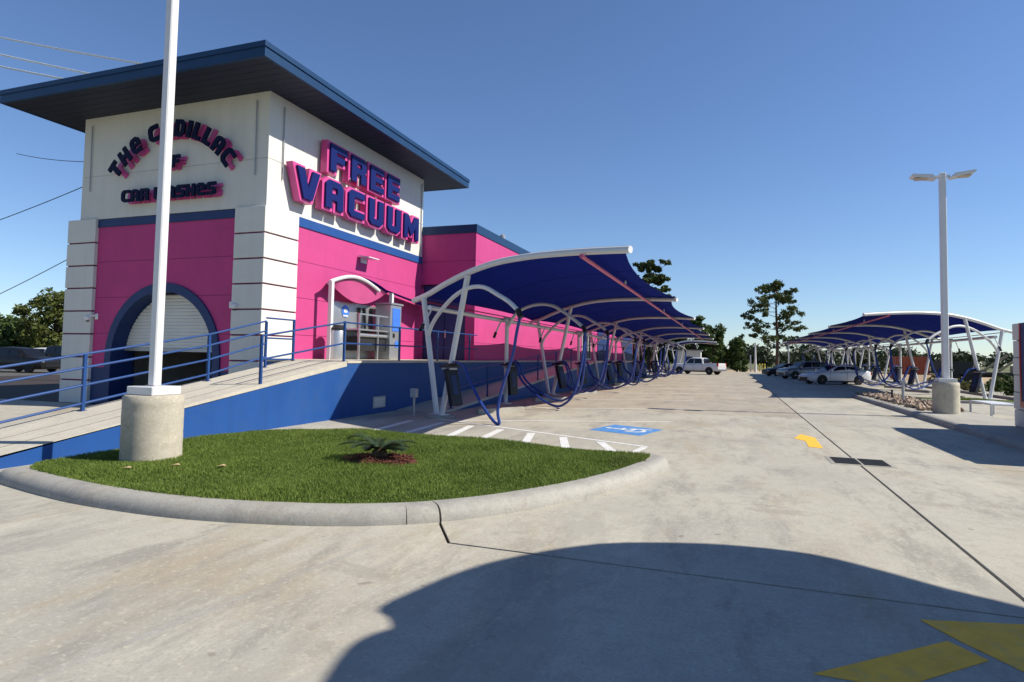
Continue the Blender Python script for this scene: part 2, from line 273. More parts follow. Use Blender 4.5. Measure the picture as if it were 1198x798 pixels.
Q = -0.48
def mark(name, poly, m='white_paint', z=0.004, label=None):
    o = MB().prism([poly], lambda x, y, d: (x, y, d), z-0.003, z).build(name, m, pav)
    if label: o['label'] = label
    return o
def strip(p, q, wd): 
    a, b = Vector(p), Vector(q); n = (b-a).normalized(); s = Vector((-n.y, n.x))*wd/2
    return [tuple(a-s), tuple(b-s), tuple(b+s), tuple(a+s)]
# hatched access aisle + stall lines
mark('stall_line', strip((-7.3, 14.66), (-1.52, 11.9), 0.11))
for a, b in [((-7.234,11.02),(-7.6,13.9)),((-6.426,10.85),(-6.72,13.9)),((-5.365,10.98),(-5.82,13.55)),((-4.665,11.0),(-4.94,13.2)),((-3.655,10.95),(-4.12,12.9)),((-2.828,10.9),(-3.32,12.55)),((-1.95,10.9),(-2.47,12.18))]:
    mark('hatch_stripe', strip(a, b, 0.16), z=0.0043)
mark('hatch_stripe', strip((-1.7, 10.8), (-1.56, 11.83), 0.12), z=0.0047)
ys = [16.95, 21.45, 26.3, 31.4] + [36.7+5.3*k for k in range(9)]
for y in ys: mark('stall_line', strip((-6.6, y-Q*-5.05), (-1.55, y), 0.10))
for k in range(11): mark('stall_line', strip((10.2, 33.0+5.36*k+2.3), (5.4, 33.0+5.36*k), 0.10))
# accessible symbol
e1 = Vector((1, -0.45)).normalized(); e2 = Vector((0.24, 1)).normalized(); oo = Vector((-3.12, 14.12))
def hp(u, v): p = oo + e1*u + e2*v; return (p.x, p.y)
mark('accessible_mark', [hp(0,0), hp(1.36,0), hp(1.36,1.42), hp(0,1.42)], 'blue_mark', 0.0045, 'blue square with white wheelchair symbol')
def ring(cx, cy, r0, r1, a0, a1, n=18): 
    A = [a0+(a1-a0)*i/n for i in range(n+1)]
    return [hp(cx+r1*math.cos(a), cy+r1*math.sin(a)) for a in A] + [hp(cx+r0*math.cos(a), cy+r0*math.sin(a)) for a in reversed(A)]
# wheelchair lies with its head toward the building (-u)
mark('symbol_stroke', ring(0.86, 0.70, 0.24, 0.33, -1.9, 2.3), 'white_paint', 0.0085)
mark('symbol_stroke', [hp(0.33,0.62), hp(0.80,0.58), hp(0.80,0.68), hp(0.33,0.74)], 'white_paint', 0.0088)
mark('symbol_stroke', [hp(0.78,0.58), hp(0.88,0.58), hp(0.88,0.98), hp(0.78,0.98)], 'white_paint', 0.0091)
mark('symbol_stroke', [hp(0.86,0.92), hp(1.22,1.04), hp(1.19,1.13), hp(0.84,1.0)], 'white_paint', 0.0094)
mark('symbol_stroke', [hp(0.52,0.64), hp(0.60,0.64), hp(0.60,0.94), hp(0.52,0.94)], 'white_paint', 0.0097)
mark('symbol_stroke', [hp(0.21+0.09*math.cos(t*0.5236), 0.68+0.09*math.sin(t*0.5236)) for t in range(12)], 'white_paint', 0.0085)
# pale scrape and silt on the drive
sc_ = [(-3.28,1.95),(-3.22,2.5),(-3.13,3.1),(-3.06,3.7),(-2.98,4.3),(-2.93,4.75)]
mark('scrape_mark', [(x-0.035-0.03*random.random(), y) for x, y in sc_] + [(x+0.02+0.035*random.random(), y) for x, y in reversed(sc_)], 'concrete_smooth', 0.0035)
# yellow arrows
mark('arrow_mark', [(1.24,14.75),(1.45,15.60),(1.68,15.05),(1.66,14.55),(1.62,13.30),(1.38,13.35),(1.42,14.3)], 'yellow_paint', 0.0045, 'small worn yellow arrow')
mark('arrow_mark', [(0.40,3.72),(1.205,4.45),(1.345,4.25),(0.66,3.60),(0.62,3.72)], 'yellow_paint', 0.0045, 'long yellow arrow tail in the shade')
mark('arrow_mark', [(1.135,4.745),(1.80,4.93),(1.75,4.6),(1.55,4.05),(1.49,4.15),(1.275,4.48)], 'yellow_paint', 0.0048, 'yellow arrow head in the shade')
# drain
dr = empty('drain_grate', (1.98, 11.78, 0)); tag(dr, 'black iron drain grate set in the concrete drive aisle', 'drain')
MB().box(-0.47,0.47,-0.42,0.42,-0.01,0.004).build('frame', 'concrete_kerb', dr)
for sx in (-1, 1):
    p = MB().box(sx*0.02, sx*0.40, -0.33, 0.33, 0.0, 0.0055).build('recess', 'dark', dr)
    b = MB()
    for k in range(13): b.box(sx*0.02, sx*0.40, -0.33+k*0.053, -0.33+k*0.053+0.022, 0.0056, 0.012)
    b.build('grate', 'iron', dr)

# ---- kerbed island, left
outer = [(-8.55,5.14),(-8.2,5.03),(-7.23,4.83),(-6.41,4.72),(-5.45,4.70),(-4.75,4.77),(-4.14,4.91),(-3.66,5.06),(-3.16,5.31),(-2.73,5.63),(-2.19,6.27),(-1.67,7.19),(-1.24,8.23),(-1.0,9.2),(-0.93,9.75),(-1.0,10.12),(-1.3,10.3)]
opts = spline([(x, y, 0) for x, y in outer], 80)
KH = 0.15
def kerb_sweep(pts, gap=0.006):
    mb = MB(); n = len(pts); prof = [(0.0,-0.1),(0.0,0.02),(0.015,0.07),(0.045,0.115),(0.10,0.143),(0.18,KH),(0.30,KH-0.004),(0.30,-0.1)]; m = len(prof); vs = []
    for i, p in enumerate(pts):
        t = (pts[min(i+1,n-1)]-pts[max(i-1,0)]).normalized(); nn = Vector((-t.y, t.x, 0))
        if i == 0: p = p + t*gap
        if i == n-1: p = p - t*gap
        for u, z in prof: vs.append(p+nn*u+Vector((0,0,z)))
    fs = [(i*m+k, i*m+k+1, (i+1)*m+k+1, (i+1)*m+k) for i in range(n-1) for k in range(m-1)] + [tuple(range(m)), tuple((n-1)*m+k for k in reversed(range(m)))]
    return mb.add(vs, fs)
kb = MB().prism([[(p.x, p.y) for p in opts] + [(-2.2,10.42),(-5.6,10.72),(-8.35,10.78),(-8.9,10.4),(-8.95,6.2)]], lambda x, y, d: (x, y, d), -0.12, -0.03)
kerb = kb.build('kerb', 'sealant'); tag(kerb, kind='structure')
cuts = [0]
for tx in (-7.0, -2.98, -2.71):
    cuts.append(min(range(len(opts)), key=lambda i: abs(opts[i].x-tx) + (0 if opts[i].y < 8 else 9)))
cuts.append(len(opts)-1)
for i, (a, b) in enumerate(zip(cuts[:-1], cuts[1:])):
    kerb_sweep(opts[a:b+1], (0.003, 0.003, 0.006, 0.016)[i]).build('kerb_section', 'concrete_kerb', kerb, SM)
inner = []
for i, p in enumerate(opts):
    t = (opts[min(i+1,len(opts)-1)]-opts[max(i-1,0)]).normalized(); inner.append((p.x-t.y*0.28, p.y+t.x*0.28))
lawn = inner[4:-3] + [(-1.75,10.06),(-3.6,10.42),(-5.6,10.72),(-7.1,10.6),(-8.1,10.3),(-8.72,9.6),(-8.78,7.4),(-8.72,5.7)]
soil = MB().prism([lawn], lambda x, y, d: (x, y, d), 0.0, 0.125).build('lawn_soil', 'soil'); tag(soil, kind='structure')
gr = blades('grass', lawn, 0.12, 260000, 0.062, 0.0085, 'grass'); tag(gr, 'dense green lawn grass filling the kerbed island', 'grass', kind='stuff')
gl = blades('grass_edge', [(-1.6,8.6),(-1.2,9.3),(-1.25,9.75),(-1.5,9.9),(-1.75,9.2)], 0.12, 1800, 0.06, 0.008, 'grass_dry'); tag(gl, 'dry straw coloured grass at the tip of the kerbed island', 'grass', kind='stuff')
for i, (x, y) in enumerate([(-6.75,6.05),(-6.2,6.25),(-7.1,5.65)]):
    o = MB().add([(x,y,0.185),(x+0.07,y+0.02,0.2),(x+0.10,y+0.07,0.188),(x+0.04,y+0.09,0.205)], [(0,1,2,3)]).build('fallen_leaf', 'leaf_litter')
    tag(o, ['dry fallen leaf on the lawn, middle one of three near the concrete pole base','dry fallen leaf on the lawn, the one farthest right near the pole base','dry fallen leaf on the lawn closest to the left kerb'][i], 'leaf', 'fallen leaves on the lawn')
# mulch + sago palm
pc = Vector((-4.72, 7.72, 0.12))
mv = MB(); ring_o = [(pc.x+math.cos(t*0.26180)*(0.52+0.05*math.sin(t*2.1)), pc.y+math.sin(t*0.2618)*(0.44+0.04*math.cos(t*1.7))) for t in range(24)]
mv.prism([ring_o], lambda x, y, d: (x, y, d), 0.1, 0.165)
for k in range(420):
    r = math.sqrt(random.random())*0.50; t = random.random()*6.283; c = (pc.x+r*math.cos(t), pc.y+r*0.85*math.sin(t), 0.17+0.04*(1-r/0.5)+random.random()*0.02)
    d = Vector((random.gauss(0,1), random.gauss(0,1), random.gauss(0,0.35))).normalized(); e = d.cross(Vector((0,0,1))).normalized(); mv.obox(c, d, e, d.cross(e), random.uniform(0.02,0.05), 0.008, 0.005)
mu = mv.build('mulch_bed', 'mulch'); tag(mu, 'ring of red bark mulch round the small palm in the lawn', 'mulch', kind='stuff')
palm = empty('sago_palm', (pc.x, pc.y, 0.16)); tag(palm, 'small dark green sago palm growing in the red mulch ring', 'palm')
MB().lathe([(0.10,0),(0.12,0.06),(0.10,0.13),(0.04,0.17)], 12).build('trunk', 'palm_trunk', palm, SM)
for k in range(17):
    az = k*2.399+random.uniform(-.2,.2); L = random.uniform(0.40,0.66); lift = random.uniform(0.25,1.0); mb = MB()
    dirh = Vector((math.cos(az), math.sin(az), 0)); side = Vector((-math.sin(az), math.cos(az), 0)); pts = []
    for i in range(13):
        t = i/12; pts.append(dirh*(L*t*(0.95-0.2*lift*t)) + Vector((0,0,0.12+L*lift*(t-0.75*t*t)*0.95)))
    mb.tube(pts, [0.009*(1-0.7*i/12) for i in range(13)], 4)
    for i in range(2, 13):
        for sgn in (-1, 1):
            for sub in (0, 0.5):
                p = pts[i]*(1-sub)+pts[i-1]*sub; t = (pts[i]-pts[i-1]).normalized(); ll = 0.17*math.sin(math.pi*(0.12+0.8*(i-sub)/12.5)); tip = p + (side*sgn*0.85+t*0.55+Vector((0,0,0.28)))*ll; wv = t*0.011
                mb.add([p-wv, p+wv, tip], [(0,1,2)])
    mb.build('frond', 'palm', palm, fix=False)

# ================================================================ BUILDING
bld = empty('car_wash_building', (-15.5, 13.4, 0)); bld['label'] = 'pink and white car wash building with square tower and flat navy roof'; bld['category'] = 'building'
class Part(MB):
    pass
def bpart(mb, name, m, parent=bld, label=None, smooth=False):
    o = mb.build(name, m, None, smooth); o.parent = parent; o.matrix_parent_inverse = PINV if parent is bld else parent_inv(parent)
    if label: o['label'] = label
    return o
PINV = Matrix.Translation((-15.5, 13.4, 0)).inverted()
def parent_inv(p): return PINV.copy() if False else Matrix.Identity(4)
YF, XR, XL, YB = 13.437, -11.97, -19.12, 22.4
# tower upper white walls (front, right, left, back)
for z0, z1 in ((5.62, 6.955), (6.97, 8.82)):
    bpart(MB().box(XL, XR, YF, YF+0.25, z0, z1), 'wall_panel', 'stucco_white')
    bpart(MB().box(XR-0.25, XR, YF+0.252, YB, z0, z1), 'wall_panel', 'stucco_white')
bpart(MB().box(XL, XL+0.25, YF+0.252, YB, 0, 8.82), 'wall_panel', 'stucco_white')
bpart(MB().box(XL+0.252, XR-0.252, YB-0.25, YB, 0, 8.82), 'wall_panel', 'dark')
bpart(MB().box(XL+0.02, XR-0.02, YF+0.02, YF+0.24, 6.94, 6.98), 'joint', 'stucco_white')
bpart(MB().box(XR-0.24, XR-0.02, YF+0.26, YB-0.01, 6.94, 6.98), 'joint', 'stucco_white')
bpart(MB().box(XL+0.252, XR-0.252, YF+0.6, YB-0.26, -0.1, 0.012), 'tunnel_floor', 'dark')
bpart(MB().box(XL+0.252, XR-0.252, YF+0.3, YB-0.26, 4.6, 4.7), 'tunnel_ceiling', 'dark')
# front pink panels around the arch
CX, CZ, RO, RI = -15.57, 1.40, 2.20, 1.95
def arcx(z, r): 
    return math.sqrt(max(r*r-(z-CZ)**2, 0)) if z > CZ else r
def front_panel(z0, z1, m, xa=-18.34, xb=-12.97, y0=YF+0.03, y1=YF+0.25, r=RO):
    top = CZ + r
    if z0 >= top:
        return bpart(MB().box(xa, xb, y0, y1, z0, z1), 'wall_panel', m)
    zs_ = [z0+(min(z1, top)-z0)*i/10 for i in range(11)]
    if z1 >= top:
        pts = [(xa, z0), (CX-arcx(z0, r), z0)] + [(CX-arcx(z, r), z) for z in zs_[1:]] + [(CX+arcx(z, r), z) for z in reversed(zs_[:-1])] + [(xb, z0), (xb, z1), (xa, z1)]
        return bpart(MB().prism([pts], lambda x, z, d: (x, d, z), y0, y1), 'wall_panel', m)
    for sg, xe in ((-1, xa), (1, xb)):
        pts = [(xe, z0)] + [(CX+sg*arcx(z, r), z) for z in zs_] + [(xe, z1)]
        bpart(MB().prism([pts], lambda x, z, d: (x, d, z), y0, y1), 'wall_panel', m)
for z0, z1 in ((4.30, 5.36), (3.215, 4.288), (2.13, 3.203), (1.10, 2.118)): front_panel(z0, z1, 'stucco_pink')
front_panel(0.0, 1.095, 'navy_paint', y0=YF+0.02)
bpart(MB().box(-18.34, -12.97, YF, YF+0.25, 5.362, 5.6), 'band', 'navy_paint')
# maroon backing behind joints
def arch_loop(r, n=28): return [(CX-r, 0.0)] + [(CX-r*math.cos(math.pi*i/n), CZ+r*math.sin(math.pi*i/n)) for i in range(n+1)] + [(CX+r, 0.0)]
ring_pts = arch_loop(RO+0.0) + list(reversed(arch_loop(RI)))
bpart(MB().prism([ring_pts], lambda x, z, d: (x, d, z), YF-0.02, YF+0.75), 'arch_surround', 'navy_paint')
bpart(MB().prism([[(-18.34,1.11)] + [(CX-arcx(z, RO+0.005), z) for z in [1.11+i*0.125 for i in range(20)] if z < CZ+RO] + [(CX, CZ+RO+0.005)] + [(CX+arcx(z, RO+0.005), z) for z in reversed([1.11+i*0.125 for i in range(20)]) if z < CZ+RO] + [(-12.97,1.11),(-12.97,5.3),(-18.34,5.3)]], lambda x, z, d: (x, d, z), YF+0.045, YF+0.2), 'joint_backing', 'maroon')
# rolling shutter
sh = MB(); SB = 1.70; k = 0; z = SB
while z < CZ+RI-0.03:
    hw = arcx(z+0.05, RI-0.01); hw2 = arcx(min(z+0.1, CZ+RI-0.012), RI-0.01); y = YF+0.46
    sh.add([(CX-hw, y, z), (CX+hw, y, z), (CX+hw, y-0.022, z+0.03), (CX-hw, y-0.022, z+0.03), (CX+hw2, y-0.022, z+0.07), (CX-hw2, y-0.022, z+0.07), (CX+hw2, y, z+0.1), (CX-hw2, y, z+0.1)], [(0,1,2,3),(3,2,4,5),(5,4,6,7)]); z += 0.1
shut = bpart(sh, 'shutter', 'shutter'); 
bpart(MB().box(CX-1.93, CX+1.93, YF+0.41, YF+0.47, SB-0.09, SB), 'shutter_bottom_bar', 'grey_metal')
bpart(MB().box(XL+0.252, CX-RI-0.02, YF+0.76, YF+0.8, 0.0, 4.6), 'inner_wall', 'dark')
bpart(MB().box(CX+RI+0.02, XR-0.252, YF+0.76, YF+0.8, 0.0, 4.6), 'inner_wall', 'dark')
# piers with recessed joints
def pier(x0, x1, y0, y1, ztop, zj):
    bpart(MB().box(x0+0.04, x1-0.04, y0+0.04, y1-0.04, 0, ztop-0.05), 'pier_core', 'maroon')
    zz = [0.0] + zj + [ztop]
    for a, b in zip(zz[:-1], zz[1:]): bpart(MB().box(x0, x1, y0, y1, a+(0.022 if a > 0 else 0), b-(0.022 if b < ztop else 0), 0.008), 'pier_block', 'stucco_white')
ZJ = [0.70, 1.40, 2.10, 2.80, 3.50, 4.19, 4.895]
pier(-19.54, -18.342, 13.36, 14.6, 5.622, ZJ)
pier(-12.968, -11.925, 13.36, 14.75, 5.622, ZJ)
# right side: pink panels + band
for z0, z1 in ((4.345, 5.345), (3.26, 4.333), (2.17, 3.248), (1.0, 2.158)): bpart(MB().box(XR-0.22, XR-0.005, 14.755, YB, z0, z1), 'wall_panel', 'stucco_pink')
bpart(MB().box(XR-0.2, XR-0.03, 14.755, YB-0.01, 0.9, 5.36), 'joint_backing', 'maroon')
bpart(MB().box(XR-0.2, XR+0.03, 14.753, YB, 5.347, 5.618), 'band', 'blue_wall')
bpart(MB().box(XR-0.2, XR-0.004, YF+0.3, YB, 0, 0.99), 'plinth', 'navy_paint')
# roof
roof = bpart(MB().box(-20.3, -10.71, 11.77, 23.98, 8.86, 9.10), 'roof', 'blue_metal')
for bx in ((-20.34,-10.67,11.73,11.81),(-20.34,-10.67,23.94,24.02)): bpart(MB().box(*bx, 8.815, 9.05), 'fascia', 'blue_metal'); bpart(MB().box(bx[0]-0.03, bx[1]+0.03, bx[2]-0.03, bx[3]+0.03, 9.053, 9.185), 'drip_edge', 'blue_metal')
for bx in ((-20.34,-20.26,11.812,23.938),(-10.75,-10.67,11.812,23.938)): bpart(MB().box(*bx, 8.815, 9.05), 'fascia', 'blue_metal'); bpart(MB().box(bx[0]-0.03, bx[1]+0.03, bx[2]+0.032, bx[3]-0.032, 9.053, 9.185), 'drip_edge', 'blue_metal')
y = 11.82
sf = MB()
while y < 23.9:
    sf.box(-20.25, -10.76, y, y+0.27, 8.825, 8.855); y += 0.285
bpart(sf, 'soffit_boards', 'soffit')['kind'] = 'stuff'
# wing
XW = -9.58; ZW = 6.52
for z0, z1 in ((5.43, ZW), (4.345, 5.418), (3.26, 4.333), (2.17, 3.248), (1.0, 2.158)):
    bpart(MB().box(XW-0.25, XW, 22.65, 63.0, z0, z1), 'wall_panel', 'stucco_pink')
    if z0 > 4.3: bpart(MB().box(XR-0.3, XW, 22.4, 22.645, max(z0, 4.50) if z0 < 4.4 else z0, z1), 'wall_panel', 'stucco_pink')
    else:
        bpart(MB().box(XR-0.05, XR+0.07, 22.402, 22.645, z0, z1), 'wall_panel', 'stucco_pink'); bpart(MB().box(-9.98, XW, 22.4, 22.645, z0, z1), 'wall_panel', 'stucco_pink')
bpart(MB().box(XW-0.2, XW-0.03, 22.67, 62.9, 0.9, 6.4), 'joint_backing', 'maroon')
bpart(MB().box(XR-0.2, XW-0.03, 22.43, 22.6, 4.52, 6.4), 'joint_backing', 'maroon')
bpart(MB().box(XR-0.3, XR+0.068, 22.43, 22.6, 0.9, 4.518), 'joint_backing', 'maroon'); bpart(MB().box(-9.977, XW-0.03, 22.43, 22.6, 0.9, 4.518), 'joint_backing', 'maroon')
bpart(MB().box(XR+0.0, XW+0.03, 22.37, 22.66, ZW+0.002, 6.86), 'parapet', 'blue_metal')
bpart(MB().box(XW-0.28, XW+0.03, 22.662, 63.0, ZW+0.002, 6.86), 'parapet', 'blue_metal')
bpart(MB().box(XR-6, XW-0.3, 22.67, 62.9, 6.3, 6.45), 'wing_roof', 'grey_metal')
bpart(MB().box(-19, XW, 62.9, 63.1, 0, 6.5), 'wall_panel', 'stucco_pink')
bpart(MB().box(XW-0.24, XW-0.02, 22.66, 63.0, -0.1, 0.99), 'plinth', 'navy_paint')
# wing door, double
dk = bpart(MB().box(XR+0.072, -9.982, 22.56, 22.6, 1.46, 4.49), 'door', 'navy_paint')
for a, b in ((XR+0.10, -10.96), (-10.93, -10.0)): bpart(MB().box(a, b, 22.52, 22.558, 1.48, 3.75, 0.006), 'door_leaf', 'navy_paint')
bpart(MB().box(XR+0.10, -10.0, 22.52, 22.558, 3.78, 4.46, 0.006), 'transom_panel', 'navy_paint')
bpart(MB().box(-10.90, -10.86, 22.46, 22.518, 2.35, 2.65), 'door_handle', 'steel')
# wing side openings (proud frames)
for (y0, y1, z0, z1, fm, pm) in ((40.6,43.4,1.5,3.5,'white_metal','glass'),):
    f = bpart(MB().box(XW+0.003, XW+0.06, y0, y1, z0, z1), 'window', fm)
    for c in range(3): bpart(MB().box(XW+0.061, XW+0.066, y0+0.12+c*0.9, y0+0.86+c*0.9, z0+0.12, z1-0.12), 'pane', pm)
for (y0, y1) in ((45.8, 49.9), (56.9, 62.6)): bpart(MB().box(XW+0.003, XW+0.05, y0, y1, 1.4, 3.6), 'door', 'navy_paint')
bpart(MB().tube([(-12.39, YF-0.04, 8.6), (-12.37, YF-0.04, 6.5)], 0.018, 6), 'conduit', 'grey_metal')
bpart(MB().tube([(XR+0.04, 13.98, 8.56), (XR+0.04, 14.0, 6.5)], 0.018, 6), 'conduit', 'grey_metal')
bpart(MB().tube([(XR+0.04, 22.2, 8.6), (XR+0.04, 22.2, 5.7)], 0.02, 6), 'conduit', 'grey_metal')
bpart(MB().tube([(-18.76, YF-0.04, 8.57), (-18.73, YF-0.04, 6.5)], 0.018, 6), 'conduit', 'grey_metal')

bpart(MB().tube([(-10.4, 27.5, 6.4), (-10.4, 27.5, 7.35)], 0.05, 8), 'vent_pipe', 'grey_metal'); bpart(MB().lathe([(0.14,7.2),(0.14,7.35),(0.03,7.45)], 10, (-10.4,27.5,0.05)), 'vent_cap', 'grey_metal')
# security cameras, wall light
def sec_cam(x, y, z, dx, label):
    o = empty('security_camera', (x, y, z)); tag(o, label, 'camera', 'cameras on the tower')
    MB().box(-0.06, 0.06, -0.03, 0.0, -0.08, 0.10, 0.01).build('mount_plate', 'white_plastic', o)
    MB().tube([(0,-0.02,0.04),(dx*0.10,-0.10,0.04),(dx*0.2,-0.12,0.02)], 0.025, 8).build('bracket', 'white_plastic', o)
    MB().lathe([(0.02,0.06),(0.09,0.04),(0.10,-0.02),(0.07,-0.08),(0.02,-0.11)], 14, (dx*0.22,-0.12,-0.02)).build('dome', 'white_plastic', o, True)
    MB().lathe([(0.055,-0.085),(0.05,-0.115),(0.01,-0.13)], 12, (dx*0.22,-0.122,-0.025)).build('lens', 'black', o)
sec_cam(-18.22, YF+0.03, 2.62, -1, 'white dome security camera beside the left tower pier')
sec_cam(-13.06, YF+0.03, 2.92, 1, 'white dome security camera on the pink wall beside the corner pier')
wl = empty('wall_light', (XR, 18.15, 4.86)); tag(wl, 'flat white wall light on the pink tower wall above the machines', 'light')
MB().box(0.0, 0.06, -0.16, 0.16, -0.12, 0.04, 0.008).build('mount', 'white_metal', wl)
MB().prism([[(0.05,0.06),(0.45,0.03),(0.45,0.06),(0.05,0.12)]], lambda x, z, d: (x, d, z), -0.32, 0.32).build('shade', 'white_metal', wl)

# ---------------------------------------------------------------- letters
G = {
'F': [[(0,0),(0,10),(8,10),(8,7.3),(3,7.3),(3,6.3),(7,6.3),(7,3.7),(3,3.7),(3,0)]],
'R': [[(0,0),(0,10),(7,10),(8,9),(8,5.2),(7.2,4.3),(8,3.4),(8,0),(5,0),(5,3.3),(3,3.3),(3,0)], [(3,7.4),(5.2,7.4),(5.2,5.8),(3,5.8)]],
'E': [[(0,0),(0,10),(8,10),(8,7.4),(3,7.4),(3,6.25),(7.4,6.25),(7.4,3.75),(3,3.75),(3,2.6),(8,2.6),(8,0)]],
'V': [[(0,10),(3.1,10),(4.6,4),(6.1,10),(9.2,10),(6.4,0),(2.8,0)]],
'A': [[(0,0),(0,8.5),(1.5,10),(6.5,10),(8,8.5),(8,0),(5,0),(5,3),(3,3),(3,0)], [(3,7.4),(5,7.4),(5,5.6),(3,5.6)]],
'C': [[(1.5,0),(0,1.5),(0,8.5),(1.5,10),(8,10),(8,7.4),(3,7.4),(3,2.6),(8,2.6),(8,0)]],
'U': [[(0,10),(3,10),(3,2.6),(5,2.6),(5,10),(8,10),(8,1.5),(6.5,0),(1.5,0),(0,1.5)]],
'M': [[(0,0),(0,10),(3,10),(5,6),(7,10),(10,10),(10,0),(7.4,0),(7.4,5),(5.6,1.5),(4.4,1.5),(2.6,5),(2.6,0)]],
'T': [[(0,10),(8,10),(8,7.3),(5.5,7.3),(5.5,0),(2.5,0),(2.5,7.3),(0,7.3)]],
'H': [[(0,0),(0,10),(2.9,10),(2.9,6.3),(5.1,6.3),(5.1,10),(8,10),(8,0),(5.1,0),(5.1,3.7),(2.9,3.7),(2.9,0)]],
'e': [[(2.2,0),(0.6,1.2),(0,3),(0,7),(0.6,8.8),(2.2,10),(6,10),(8,8.2),(8,4.2),(2.9,4.2),(2.9,3.2),(3.6,2.5),(7.6,2.5),(7.6,0)], [(2.9,6.2),(5.2,6.2),(5.2,7.1),(4.8,7.6),(3.4,7.6),(2.9,7.1)]],
'c': [[(2.4,0),(0.6,1.2),(0,3),(0,7),(0.6,8.8),(2.4,10),(8,10),(8,7.5),(4,7.5),(2.9,6.6),(2.9,3.4),(4,2.5),(8,2.5),(8,0)]],
'a': [[(0,0),(0,7.5),(0.8,9.2),(2.6,10),(5.4,10),(7.2,9.2),(8,7.5),(8,0),(5.1,0),(5.1,3.2),(2.9,3.2),(2.9,0)], [(2.9,7.0),(3.5,7.6),(4.5,7.6),(5.1,7.0),(5.1,5.4),(2.9,5.4)]],
'D': [[(0,0),(0,10),(5.5,10),(8,7.6),(8,2.4),(5.5,0)], [(2.9,7.5),(4.5,7.5),(5.2,6.6),(5.2,3.4),(4.5,2.5),(2.9,2.5)]],
'I': [[(0,0),(0,10),(3,10),(3,0)]], 'L': [[(0,0),(0,10),(2.9,10),(2.9,2.6),(6.6,2.6),(6.6,0)]],
'O': [[(2.4,0),(0.6,1.2),(0,3),(0,7),(0.6,8.8),(2.4,10),(5.6,10),(7.4,8.8),(8,7),(8,3),(7.4,1.2),(5.6,0)], [(2.9,3.6),(3.6,2.6),(4.4,2.6),(5.1,3.6),(5.1,6.4),(4.4,7.4),(3.6,7.4),(2.9,6.4)]],
'W': [[(0,10),(2.6,10),(2.6,3.4),(3.9,3.4),(3.9,8),(6.1,8),(6.1,3.4),(7.4,3.4),(7.4,10),(10,10),(10,1.6),(8.6,0),(1.4,0),(0,1.6)]],
'S': [[(0,0),(0,2.5),(5.1,2.5),(5.1,3.8),(1.5,3.8),(0,5.2),(0,8.5),(1.5,10),(8,10),(8,7.5),(2.9,7.5),(2.9,6.2),(6.5,6.2),(8,4.8),(8,1.5),(6.5,0)]]}
def width(c): return max(p[0] for p in G[c][0])
def grow(loops, d):
    out = []
    for li, lp in enumerate(loops):
        n = len(lp); area = sum(lp[i][0]*lp[(i+1)%n][1]-lp[(i+1)%n][0]*lp[i][1] for i in range(n)); sg = (1 if area > 0 else -1)*(1 if li == 0 else -1)*1.0
        if li > 0: sg = -(1 if area > 0 else -1)
        q = []
        for i in range(n):
            p0, p1, p2 = Vector(lp[i-1]), Vector(lp[i]), Vector(lp[(i+1)%n]); a = (p1-p0).normalized(); b = (p2-p1).normalized(); n1 = Vector((a.y,-a.x)); n2 = Vector((b.y,-b.x)); m = n1+n2; k = max(m.dot(m)/2, 0.35)
            q.append(tuple(p1 + m/ k * d * sg * (1.0 if li == 0 else 1.0)))
        out.append(q)
    return out
def letter(parent, ch, fn, s, d_wall, d_body, d_face, d_gap=None):
    loops = [[(x*s, y*s) for x, y in lp] for lp in G[ch]]
    o = MB().prism(grow(loops, (0.8 if d_gap and d_wall > 0.05 else 0.2)*s), fn, d_wall, d_body).build('letter', 'sign_pink', parent)
    MB().prism(grow(loops, -0.12*s) if d_wall > 0.05 else loops, fn, d_gap or d_body+0.002, d_face).build('face', 'sign_navy' if d_wall > 0.05 else 'sign_navy_shaded', o)
fv = empty('wall_sign'); tag(fv, 'large navy and pink block letters FREE VACUUM on the white tower wall', 'sign')
def line_side(txt, y0, y1, z0, h):
    gap = 2.3; tot = sum(width(c) for c in txt)+gap*(len(txt)-1); sx = (y1-y0)/tot; s = h/10; u = 0
    for c in txt:
        loops_w = sx
        def fn(a, b, d, u=u): return (XR+d, y0+(u*sx)+(a/s)*sx, z0+b)
        letter(fv, c, fn, s, 0.08, 0.31, 0.38, 0.325); u += width(c)+gap
line_side('FREE', 15.68, 19.88, 7.24, 0.86)
line_side('VACUUM', 14.17, 21.40, 6.07, 0.89)
for y in (15.2, 17.2, 19.2, 21.0): MB().tube([(XR, y, 6.5), (XR+0.12, y, 6.5)], 0.04, 8).build('standoff', 'grey_metal', fv)
ts = empty('wall_sign'); tag(ts, 'navy and pink lettering arched across the shaded white tower front', 'sign')
YL = 13.437
R0, AC = 2.73, (-15.25, 5.30)
txt = 'THe CaDILLaC'.replace('C', 'c'); adv = [4.2 if c == ' ' else width(c)+0.9 for c in txt]; tot = sum(adv)-0.9; s = 0.049; half = math.radians(56); u = 0
for c, a in zip(txt, adv):
    if c != ' ':
        th = -half + 2*half*((u+width(c)/2)/tot); ca, sa = math.cos(th), math.sin(th); cx = AC[0]+R0*sa; cz = AC[1]+R0*ca
        def fn(x, y, d, cx=cx, cz=cz, ca=ca, sa=sa, c=c): xx = x-width(c)*s/2; yy = y-5*s; return (cx+xx*ca+yy*sa, YL-d, cz-xx*sa+yy*ca)
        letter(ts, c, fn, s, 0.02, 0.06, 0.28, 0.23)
    u += a
